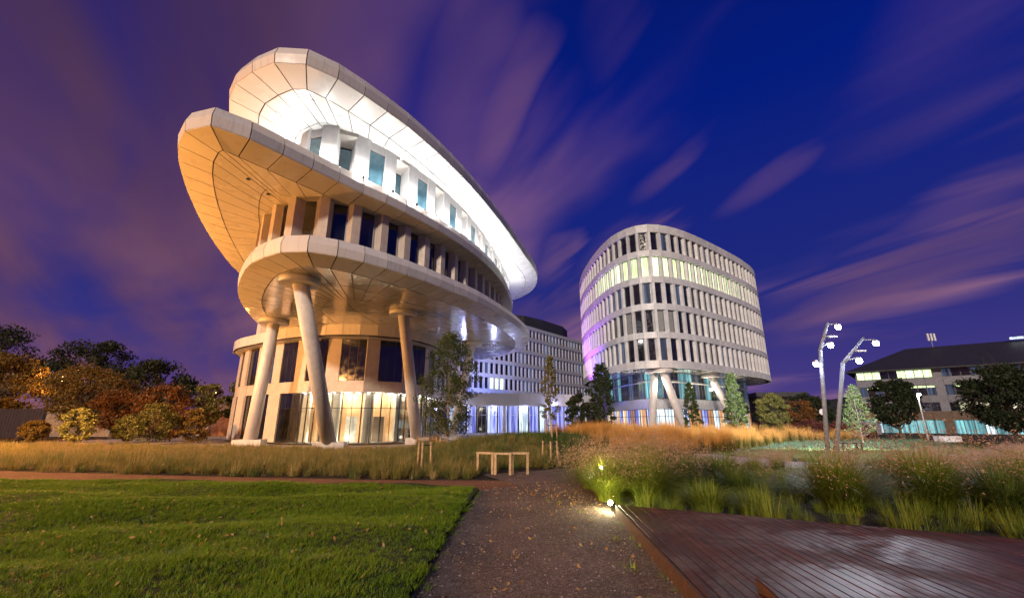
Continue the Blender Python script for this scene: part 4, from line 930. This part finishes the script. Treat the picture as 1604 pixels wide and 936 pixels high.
def scatter(name, poly, density, meshes, lo, hi, zf=None, step=.6, seed=1, mask=None, kind_label=None):
    """ground cover nobody could count: points spread over a patch by geometry nodes, tufts set on them"""
    x0, x1 = min(p[0] for p in poly), max(p[0] for p in poly); y0, y1 = min(p[1] for p in poly), max(p[1] for p in poly)
    V = []; F = []; x = x0
    while x < x1:
        y = y0
        while y < y1:
            if inside(poly, x + step / 2, y + step / 2):
                n = len(V)
                for a, b in ((x, y), (x + step, y), (x + step, y + step), (x, y + step)): V.append((a, b, H(a, b) + (zf(a, b) if zf else 0)))
                F.append((n, n + 1, n + 2, n + 3))
            y += step
        x += step
    o = link(name, mesh(V, F, meshes[0].materials[0], name)); o['kind'] = 'stuff'
    ng = bpy.data.node_groups.new(name, 'GeometryNodeTree'); ng.interface.new_socket('Geometry', in_out='INPUT', socket_type='NodeSocketGeometry'); ng.interface.new_socket('Geometry', in_out='OUTPUT', socket_type='NodeSocketGeometry')
    N_ = ng.nodes; gi = N_.new('NodeGroupInput'); go = N_.new('NodeGroupOutput'); dpn = N_.new('GeometryNodeDistributePointsOnFaces'); dpn.inputs['Density'].default_value = density; dpn.inputs['Seed'].default_value = seed
    ip = N_.new('GeometryNodeInstanceOnPoints'); jg = N_.new('GeometryNodeJoinGeometry')
    for me in meshes:
        src = bpy.data.objects.new('tuft', me); oi_ = N_.new('GeometryNodeObjectInfo'); oi_.inputs['Object'].default_value = src; oi_.inputs['As Instance'].default_value = True; ng.links.new(oi_.outputs['Geometry'], jg.inputs[0])
    rv = N_.new('FunctionNodeRandomValue'); rv.data_type = 'FLOAT_VECTOR'; rv.inputs[0].default_value = (-.12, -.12, 0); rv.inputs[1].default_value = (.12, .12, 6.283)
    rs = N_.new('FunctionNodeRandomValue'); rs.data_type = 'FLOAT'; rs.inputs[2].default_value = lo; rs.inputs[3].default_value = hi
    nz = N_.new('ShaderNodeTexNoise'); nz.inputs['Scale'].default_value = .8; mp = N_.new('ShaderNodeMapRange'); mp.inputs[1].default_value = .35; mp.inputs[2].default_value = .65; mp.inputs[3].default_value = .6; mp.inputs[4].default_value = 1.3
    pos = N_.new('GeometryNodeInputPosition'); ng.links.new(pos.outputs[0], nz.inputs['Vector']); ng.links.new(nz.outputs[0], mp.inputs[0])
    mu = N_.new('ShaderNodeMath'); mu.operation = 'MULTIPLY'; ng.links.new(rs.outputs[1], mu.inputs[0]); ng.links.new(mp.outputs[0], mu.inputs[1])
    ng.links.new(gi.outputs[0], dpn.inputs[0]); ng.links.new(dpn.outputs[0], ip.inputs['Points']); ng.links.new(jg.outputs[0], ip.inputs['Instance']); ip.inputs['Pick Instance'].default_value = True
    ng.links.new(rv.outputs[0], ip.inputs['Rotation']); ng.links.new(mu.outputs[0], ip.inputs['Scale']); ng.links.new(ip.outputs[0], go.inputs[0])
    md = o.modifiers.new('scatter', 'NODES'); md.node_group = ng; return o
def tufts(n, h_, sp, wd, lm, seeds, seg=2, droop=.35, hvar=.5, rbase=.05):
    return [qmesh(*blade_cluster(n, h_, sp, wd, seg, droop, s_, rbase=rbase, hvar=hvar)[:2], L_[lm], name='tuft') for s_ in seeds]
scatter('lawn_grass', [(-15, 2.2), (-1.0, 2.2), (-0.98, 4.67), (-0.93, 8), (-0.85, 11.1), (-6, 11.6), (-13.5, 12.5), (-16.5, 13.1)], 330, tufts(16, .052, .05, .006, 'lawn', (21, 22, 23), 2, .2, rbase=.05), .7, 1.3, lambda x, y: lawnfn(x, y), .3)
scatter('meadow_grass', [(-40, 18.8), (-17, 15.6), (-10, 14.3), (-4, 13.4), (-1.2, 13.2), (-0.9, 14.6), (0.4, 16.0), (2.2, 17), (3.5, 18), (-2, 26), (-6, 31), (-20, 33.5), (-36, 37), (-52, 37)], 15,
        tufts(46, .56, .42, .010, 'meadow', (31, 32), 3, .75, rbase=.12) + tufts(36, .46, .44, .012, 'straw', (33,), 3, .85, rbase=.12) + tufts(40, .42, .40, .012, 'mound', (34,), 3, .75, rbase=.12), .65, 1.2)
scatter('mound_grass', [(-6.5, 21), (-4, 16.5), (0.4, 17), (3.6, 17.2), (5.4, 20), (6.4, 26), (2, 29), (-5, 29.5)], 16, tufts(44, .5, .34, .011, 'mound', (41, 42), 3, .55, rbase=.12), .7, 1.15)
scatter('verge_grass', [(0.6, 15.6), (2.4, 16.6), (5, 17.6), (6.6, 21), (5, 22), (2.5, 18.6), (0.2, 17)], 14, tufts(40, .4, .3, .011, 'meadow', (45, 46), 3, .5), .7, 1.1)
scatter('orange_reed_grass', [(2.6, 26.5), (5.2, 25.4), (8.0, 24.4), (10.6, 22.6), (12.4, 25.5), (19, 31), (28, 36), (28, 39.5), (16, 36), (2.4, 32.5)], 9, tufts(70, 1.12, .22, .012, 'orange', (51, 52, 53), 3, .1, .35, .16), .85, 1.1)
scatter('front_reed_grass', [(4.6, 19.5), (6.8, 19.2), (8.2, 20.4), (8.0, 22), (5.4, 23.6), (3.8, 21.8)], 8, tufts(70, .95, .24, .011, 'orange', (54, 55), 3, .15, .35, .16), .8, 1.1)
scatter('reed_grass_by_drum', [(-7, 33.2), (-3.5, 33.2), (-3, 35), (-7, 35)], 8, tufts(60, .8, .2, .011, 'orange', (56,), 3, .1, .35, .16), .8, 1.1)
scatter('blue_green_grass', [(12.8, 24.6), (19.5, 24.8), (26, 26), (30, 33), (27, 35.5), (19.5, 30.6)], 20, tufts(40, .42, .28, .012, 'bluegrass', (61, 62), 2, .5, rbase=.14), .8, 1.2)
scatter('pale_ground_cover', [(9.8, 22.3), (11.4, 18.6), (12.9, 17.6), (15, 19), (20, 20.5), (25, 24), (26, 26), (19.5, 24.8), (12.8, 24.6), (10.8, 22.6)], 22, tufts(40, .26, .26, .012, 'cover', (63, 64), 2, .5, rbase=.14), .8, 1.2)
scatter('pink_grass_drift', [(14.5, 16.5), (17, 15.2), (23, 15.2), (30, 21), (30, 26), (22, 20.5), (16, 18.8)], 2.2, [tussock_mesh(1.0, .5, 500, 'golden', 'pinkplume', 46, 77, pspread=.06)], .5, .68)
scatter('far_lawn_grass', [(24, 26), (34, 24), (60, 30), (62, 55), (44, 50), (31, 34)], 5, tufts(40, .16, .25, .02, 'green', (65,), 2, .4, rbase=.2), .8, 1.2)
scatter('bed_grass', [(2.1, 8.6), (8.6, 5.6), (15, 2.6), (19, 7), (16.5, 10.6), (12.4, 11.8), (10.8, 13.6), (9, 15.8), (7, 18.4), (4.6, 16.2), (3.2, 15), (2.3, 13.5), (2.4, 10)], 7, tufts(80, .62, .42, .008, 'tuss', (66,), 3, .5, rbase=.14) + tufts(70, .5, .42, .008, 'tussdark', (67, 68), 3, .6, rbase=.14), .45, 1.1)
# a few fallen leaves and weeds on the gravel
lv = []
for k in range(2600):
    x, y = random.uniform(-.8, 2.2), random.uniform(3.2, 14); dd = math.exp(-((x - 1.1) / .9) ** 2 - ((y - 10.3) / 1.6) ** 2)
    if random.random() < .10 + dd: lv.append((x, y, .02 + random.random() * .012))
V_, Q_ = leaves(np.array(lv), .032, .6); V_[:, 2] = np.clip(V_[:, 2], .014, .05)
o = link('fallen_leaves', qmesh(V_, Q_, L_['dry'], name='fallen_leaves')); o['kind'] = 'stuff'
scatter('path_weeds', [(1.35, 4.0), (1.8, 4.0), (1.72, 8.2), (1.3, 9.5), (.6, 10.2), (1.2, 8)], 5, tufts(14, .07, .08, .012, 'tuss', (71, 72), 2, .3), .6, 1.4)
scatter('lawn_edge_weeds', [(-1.05, 3), (-.85, 3), (-.8, 8), (-.7, 11), (-.85, 11), (-1, 8)], 60, tufts(14, .06, .08, .007, 'lawn', (73, 74), 2, .3), .6, 1.4, lambda x, y: .02, .12)
lv = [(random.uniform(-12, -1.1), random.uniform(2.6, 11.4)) for k in range(420)]
V_, Q_ = leaves(np.array([(x, y, lawnfn(x, y) + .05) for x, y in lv]), .028, .6)
o = link('lawn_leaves', qmesh(V_, Q_, L_['dry'], name='lawn_leaves')); o['kind'] = 'stuff'
scatter('lawn_clover', [(-9, 2.4), (-1.1, 2.4), (-1.0, 9), (-9, 10)], 2.2, tufts(26, .05, .09, .016, 'bright', (81, 82), 2, .4, rbase=.09), .6, 1.4, lambda x, y: lawnfn(x, y), .3)
scatter('meadow_seed_stems', [(-40, 19.4), (-17, 16.2), (-4, 14.0), (-1.2, 14.0), (2.2, 17), (-6, 28), (-20, 29), (-36, 33)], 1.6, [tussock_mesh(.62, .3, 30, 'meadow', 'straw', 9, 83, psz=.012, pspread=.03), tussock_mesh(.7, .3, 20, 'mound', 'plume', 7, 84, psz=.012, pspread=.03)], .8, 1.3)
# stones on the gravel path
sv = MB()
for k in range(1500):
    x, y = random.uniform(-.95, 1.85), 2.9 + 8.5 * random.random() ** 1.5; s_ = random.uniform(.006, .016)
    Mx = Matrix.Translation((x, y, .012)) @ Matrix.Rotation(random.random() * 6, 4, 'Z'); sv.add([Mx @ Vector(p) * 1 for p in ((-s_, -s_, 0), (s_, -s_ * .7, 0), (s_ * .8, s_, 0), (-s_ * .9, s_ * .8, 0), (0, 0, s_ * .9))], [(0, 1, 4), (1, 2, 4), (2, 3, 4), (3, 0, 4)])
o = sv.build('path_stones', mat('path_stone', (0.28, 0.22, 0.20), .9, 0, .4, 30)); o['kind'] = 'stuff'

# ------------------------------------------------------------------ timber deck
DK = empty('timber_deck', (1.88, 8.23, 0), 'wide dark wet boardwalk deck with a rust-brown edge board', 'deck')
O = Vector((1.86, 8.3)); dl_ = Vector((0.0, -1.0)).normalized()
far = [(1.86, 8.3), (6.36, 6.02), (14, 2.1)]
pd = Vector((-0.055, -1.0)).normalized(); pn_ = Vector((-pd.y, pd.x)); 
# boards run away from the far edge towards the viewer, each 0.14 wide
fe = (Vector(far[1]) - Vector(far[0])).normalized(); Mdir = math.atan2(pd.y, pd.x)
bwid, gapw = .103, .007; k = 0
while k < 118:
    a = k * (bwid + gapw); bq = a + bwid
    def edge(c):   # distance along fe where offset across the boards equals c
        return c / abs(fe.dot(pn_))
    p0 = O + fe * edge(a); p1 = O + fe * edge(bq); L0 = (p0.y + 2.5) / abs(pd.y); L1 = (p1.y + 2.5) / abs(pd.y)
    if L0 < .3 or L1 < .3: break
    dzz = random.uniform(-.002, .002); zt = .18 + dzz; c0, c1 = p0 + pd * L0, p1 + pd * L1
    rot = Matrix.Translation((p0.x, p0.y, 0)) @ Matrix.Rotation(Mdir - math.pi / 2, 4, 'Z'); inv = rot.inverted(); ch = .004
    low_ = [inv @ Vector((p.x, p.y, zt - .03)) for p in (p0, p1, c1, c0)]
    b = MB(); top_ = [Vector((p.x, p.y, zt)) for p in low_]; ce = sum(top_, Vector()) / 4
    xs_ = sorted([top_[0].x, top_[1].x]); 
    for p in top_: p.x += ch if abs(p.x - xs_[0]) < abs(p.x - xs_[1]) else -ch
    mid_ = [Vector((p.x, p.y, zt - ch)) for p in low_]
    b.add(low_ + mid_ + top_, [(3, 2, 1, 0), (0, 1, 5, 4), (1, 2, 6, 5), (2, 3, 7, 6), (3, 0, 4, 7), (4, 5, 9, 8), (5, 6, 10, 9), (6, 7, 11, 10), (7, 4, 8, 11), (8, 9, 10, 11)])
    me = b.me(M['deck'], 'plank'); 
    if me.polygons[9].normal.z < 0: me.flip_normals()
    link('plank', me, DK, rot); k += 1
e0, e1 = O + Vector((-.02, .02)), O + pd * 11 + Vector((-.02, 0))
ang = math.atan2((e1 - e0).y, (e1 - e0).x); c = (e0 + e1) / 2
MB().box((c.x - .012, c.y, .088), ((e1 - e0).length, .03, .176), ang).build('edge_board', M['corten'], DK)
c2 = O + fe * 5.5 + Vector((.02, .03)); MB().box((c2.x, c2.y, .085), (11, .03, .17), math.atan2(fe.y, fe.x)).build('edge_board', M['corten'], DK)
for k in range(7):
    q = O + pd * (k * 1.3 + .5) + fe * 4.4; q0 = O + pd * (k * 1.3 + .5) + Vector((.05, 0)); 
    MB().box(((q0.x + q0.x + 8) / 2, q0.y, .07), (8, .06, .1), 0).build('joist', M['black'], DK) if k > 3 else None
fin = MB().add([(2.12, 4.24, .0), (2.14, 4.24, .0), (2.20, 4.06, 0), (2.18, 4.06, 0), (2.105, 4.28, .285), (2.125, 4.28, .285), (2.20, 4.05, .19), (2.18, 4.05, .19)], [(0, 1, 5, 4), (1, 2, 6, 5), (2, 3, 7, 6), (3, 0, 4, 7), (4, 5, 6, 7), (3, 2, 1, 0)])
tag(fin.build('steel_fin', M['corten']), 'small pointed rusty steel fin sticking up through the near edge of the deck', 'steel fin')

# ------------------------------------------------------------------ wooden frames by the path
for (x, y, w_, rz, lab) in [(-0.83, 14.4, .58, -.35, 'leftmost of the three pale wooden frames in the grass'), (-0.28, 14.15, .54, -.15, 'middle of the three pale wooden frames'), (0.24, 14.3, .56, .05, 'rightmost of the three pale wooden frames beside the gravel')]:
    o = empty('wooden_frame', (x, y, 0), lab, 'wooden frame', 'wooden frames beside the gravel path'); W = Matrix.Translation((x, y, 0)) @ Matrix.Rotation(rz, 4, 'Z')
    for s_ in (-1, 1): MB().box((s_ * (w_ / 2 - .04), 0, .29), (.075, .075, .60)).build('post', M['timber'], o, W)
    MB().box((0, 0, .62), (w_ + .02, .085, .06)).build('rail', M['timber'], o, W)

# ------------------------------------------------------------------ lamps
def led_head(parent, p, aim_dx=.0, power=1100, r_=.10):
    h_ = MB().tube([(p[0], p[1], p[2] + .08), (p[0], p[1], p[2])], [.10, .14], 14).build('lamp_head', M['steel'], parent)
    MB().tube([(p[0], p[1] - .02, p[2] - .22), (p[0], p[1] - .01, p[2] - .12), (p[0], p[1], p[2] - .01)], [.08, .13, .11], 14).build('lens', M['led'], h_)
    for q, f_ in ((-1, .32), (1, 1.5)): pl('mast_light', (p[0], p[1] + q * .22, p[2] - .1), power * f_, (0.82, 0.88, 1.0), r_, 116, (p[0], p[1] + q * 10, p[2] - 4.6), .35)
def mastlamp(base, kink, top, heads, label):
    o = empty('street_lamp', base, label, 'street lamp', 'twin leaning lamp masts')
    MB().tube([base, kink], [.11, .09], 16).build('pole', M['pole'], o, smooth=True); MB().tube([kink, top], [.09, .06], 16).build('arm', M['pole'], o, smooth=True)
    MB().tube([(base[0], base[1], base[2] - .02), (base[0], base[1], base[2] + .05)], .2, 16).build('base_plate', M['steel'], o)
    for hp, at in heads:
        MB().tube([at, (hp[0], hp[1], hp[2] + .1)], .03, 8).build('bracket', M['steel'], o); led_head(o, hp)
    q = Vector(kink).lerp(Vector(top), .45); MB().box((q.x + .42, q.y, q.z + .05), (.5, .2, .07)).build('side_lamp', M['white'], o)
    MB().tube([q, (q.x + .3, q.y, q.z + .05)], .025, 6).build('bracket', M['steel'], o)
hz = H(15.6, 22.8)
mastlamp((15.65, 22.8, hz), (16.25, 22.8, 5.17), (16.94, 22.8, 6.65), [((17.28, 22.6, 6.45), (16.9, 22.8, 6.55)), ((16.62, 22.5, 5.47), (16.33, 22.8, 5.3)), ((15.75, 22.6, 4.5), (16.15, 22.8, 4.6))], 'left lamp mast of the pair, with three bright lamps')
mastlamp((15.75, 22.4, hz), (17.0, 22.4, 4.41), (18.35, 22.4, 5.75), [((18.75, 22.2, 5.52), (18.3, 22.4, 5.65)), ((17.62, 22.1, 4.6), (17.1, 22.4, 4.55))], 'right lamp mast of the pair, leaning outward, with two bright lamps')
def column_lamp(x, y, h_, lens_m, col, power, label, group=None, arm=.0):
    z0 = H(x, y); o = empty('street_lamp', (x, y, z0), label, 'street lamp', group)
    MB().tube([(x, y, z0), (x, y, h_)], [.09, .06], 10).build('pole', M['steel'], o); MB().tube([(x, y, h_), (x + arm, y - .2, h_ + .12)], [.05, .05], 8).build('arm', M['steel'], o)
    hd = MB().tube([(x + arm, y - .2, h_ + .2), (x + arm, y - .2, h_ + .05)], [.12, .22], 12).build('lamp_head', M['steel'], o)
    MB().tube([(x + arm, y - .2, h_ + .04), (x + arm, y - .2, h_ - .08)], [.2, .14], 12).build('lens', lens_m, hd)
    pl('lamp_light', (x + arm, y - .2, h_ - .3), power, col, .25); return o
column_lamp(45.6, 50, 4.4, M['led'], (.85, .9, 1), 500, 'single white street lamp before the hip roofed office')
column_lamp(53.5, 80, 5.0, M['led'], (.85, .9, 1), 500, 'distant white street lamp left of the twin masts')
SOD = (1.0, 0.43, 0.11)
column_lamp(-60.2, 59, 7.2, M['sodium'], SOD, 1800, 'glowing orange street lamp among the autumn trees')
column_lamp(-40.0, 60, 5.7, M['sodium'], SOD, 600, 'orange street lamp between the rusty tree and the disc building')
column_lamp(-36, 24, 7.5, M['sodium'], SOD, 38000, 'tall orange street lamp standing over the left end of the meadow')
column_lamp(-23, 7, 7.5, M['sodium'], SOD, 9000, 'tall orange street lamp standing over the left end of the lawn')

def spotlamp(x, y, z, aim, power, label, col=(1.0, .9, .5)):
    o = empty('ground_spotlight', (x, y, z), label, 'spotlight', 'small ground spotlights')
    MB().tube([(x, y, z), (x, y, z + .1)], .012, 8).build('spike', M['black'], o)
    d_ = (Vector(aim) - Vector((x, y, z + .13))).normalized(); p = Vector((x, y, z + .13))
    h_ = MB().tube([p - d_ * .06, p + d_ * .05], [.035, .045], 14).build('housing', M['black'], o); MB().tube([p + d_ * .045, p + d_ * .058], .042, 14).build('lens', M['spotlens'], h_)
    pl('spot_light', tuple(p + d_ * .12), power, col, .03)
spotlamp(1.80, 8.62, .03, (1.2, 7.2, .4), 25, 'glowing spotlight at the corner of the deck')
pl('added_spot_fill', (1.74, 8.80, .24), 26, (1.0, .92, .5), .04)  # added point light without a fixture, brightens the ground beside the spotlight
spotlamp(1.98, 10.4, .45, (2.0, 8.0, .6), 5, 'small spotlight glinting inside the tussocks')
pl('added_spot_fill', (1.98, 10.3, .66), 14, (1.0, .92, .5), .04)  # second added light with no fixture, brightens the tussocks
# blue floodlights at the tower's flank and beneath the far end of the discs
for (x, y, z, aim, pw, col, lab) in [(10.5, 70, 5.8, (14.5, 72, 9), 2600, (.05, .1, 1), 'blue floodlight on the pavilion roof beside the tower'), (8.5, 76, 5.8, (14, 76, 22), 12000, (.55, .12, 1), 'violet floodlight on the pavilion roof aimed up the tower'), (15.0, 63.0, -.3, (17, 66, 6), 900, (.03, .08, 1), 'blue floodlight on the ground at the tower corner'),
                                     (3.5, 60, 5.0, (0, 62, 18), 3000, (.15, .15, 1), 'blue floodlight behind the far end of the discs'), (-3, 80, 5.9, (1, 99, 14), 16000, (.35, .4, 1), 'blue floodlight at the foot of the banded office block')]:
    if z > 4.9 and y < 62: z = -.3
    o = empty('floodlight', (x, y, z), lab, 'floodlight', 'coloured floodlights'); d_ = (Vector(aim) - Vector((x, y, z + .3))).normalized(); p = Vector((x, y, z + .3))
    MB().box((x, y, z + .1), (.3, .1, .2)).build('bracket', M['black'], o); h_ = MB().tube([p - d_ * .1, p + d_ * .1], [.12, .16], 12).build('housing', M['black'], o); MB().tube([p + d_ * .09, p + d_ * .11], .14, 12).build('lens', M['bluelens'], h_)
    pl('flood', tuple(p + d_ * .3), pw, col, .15, 110, aim)

# ------------------------------------------------------------------ fence on the left, small site furniture
FN = empty('board_fence', (-45, 43, 0), 'dark purple-brown close-boarded fence at the left edge behind the meadow', 'fence')
fp = [(-64, 48.0), (-58, 46.5), (-52, 45.2), (-45.8, 44)]
for i in range(len(fp) - 1):
    a, b = Vector(fp[i]), Vector(fp[i + 1]); n = round((b - a).length / .42); an_ = math.atan2((b - a).y, (b - a).x)
    for k in range(n):
        c = a.lerp(b, (k + .5) / n); MB().box((c.x, c.y, 1.35), (.39, .04, 2.75 + random.uniform(-.03, .03)), an_).build('board', M['fence'], FN)
    c = (a + b) / 2
    for zz in (.5, 2.2): MB().box((c.x, c.y + .07, zz), ((b - a).length, .06, .1), an_).build('rail', M['fence'], FN)
tg = mat('site_wall', (.30, .20, .13), .8)
hs = empty('low_house', (-62, 62, 0), 'low house with pale lit gable seen between the orange-lit trees', 'house')
MB().prism([(-60, 58), (-50, 58), (-50, 66), (-60, 66)], -.4, 2.9).build('wall', tg, hs); MB().add([(-60.5, 57.5, 2.9), (-49.5, 57.5, 2.9), (-49.5, 66.5, 2.9), (-60.5, 66.5, 2.9), (-60.5, 62, 4.6), (-49.5, 62, 4.6)], [(0, 1, 5, 4), (2, 3, 4, 5), (0, 4, 3), (1, 2, 5), (3, 2, 1, 0)]).build('roof', M['roofdark'], hs)
hs = empty('small_gabled_house', (-37, 58, 0), 'small pink-walled gabled house beside the disc building', 'house')
MB().prism([(-43, 62), (-33.5, 62), (-33.5, 67), (-43, 67)], -.4, 2.7).build('wall', mat('pink_wall', (.55, .33, .27), .8), hs)
MB().add([(-43.4, 61.6, 2.7), (-33.1, 61.6, 2.7), (-33.1, 67.4, 2.7), (-43.4, 67.4, 2.7), (-43.4, 64.5, 4.5), (-33.1, 64.5, 4.5)], [(0, 1, 5, 4), (2, 3, 4, 5), (0, 4, 3), (1, 2, 5), (3, 2, 1, 0)]).build('roof', M['brown'], hs)
def crate(x, y, lab, w_=.9, m_='timber'):
    z0 = H(x, y); o = empty('slatted_bench', (x, y, z0), lab, 'bench', 'benches in the planted beds')
    for k in range(4): MB().box((x, y - .18 + k * .12, z0 + .47), (w_, .1, .04)).build('slat', M[m_], o)
    for s_ in (-1, 1):
        for q in (-1, 1): MB().box((x + s_ * (w_ / 2 - .06), y + q * .17, z0 + .225), (.06, .06, .45)).build('leg', M[m_], o)
crate(7.0, 22.6, 'pale slatted bench poking out of the orange reed grass', 1.0); crate(17.4, 23.6, 'dark slatted bench right of the twin masts', 1.1, 'black')
bx = MB().box((37.8, 39.6, H(37.8, 39.6) + .35), (1.9, .6, .75)).build('utility_box', M['white']); tag(bx, 'low white box on the lawn before the hip roofed office', 'box')
wl = empty('low_retaining_edge', (5, 24.2, 0), 'long dark low timber edge below the orange reed grass', 'edging')
for k in range(9): MB().box((2.6 + k * .62, 25.4 - k * .14, H(2.6 + k * .62, 25.4 - k * .14) + .12), (.6, .08, .28), -.22).build('board', M['fence'], wl)
rs_ = empty('round_road_sign', (38, 55, H(38, 55)), 'small round road sign seen just left of the twin masts', 'road sign')
MB().tube([(38, 55, H(38, 55)), (38, 55, 2.6)], .04, 8).build('post', M['steel'], rs_); MB().tube([(38, 55, 2.6), (38, 54.96, 2.6)], .38, 20).build('sign_plate', M['white'], rs_)
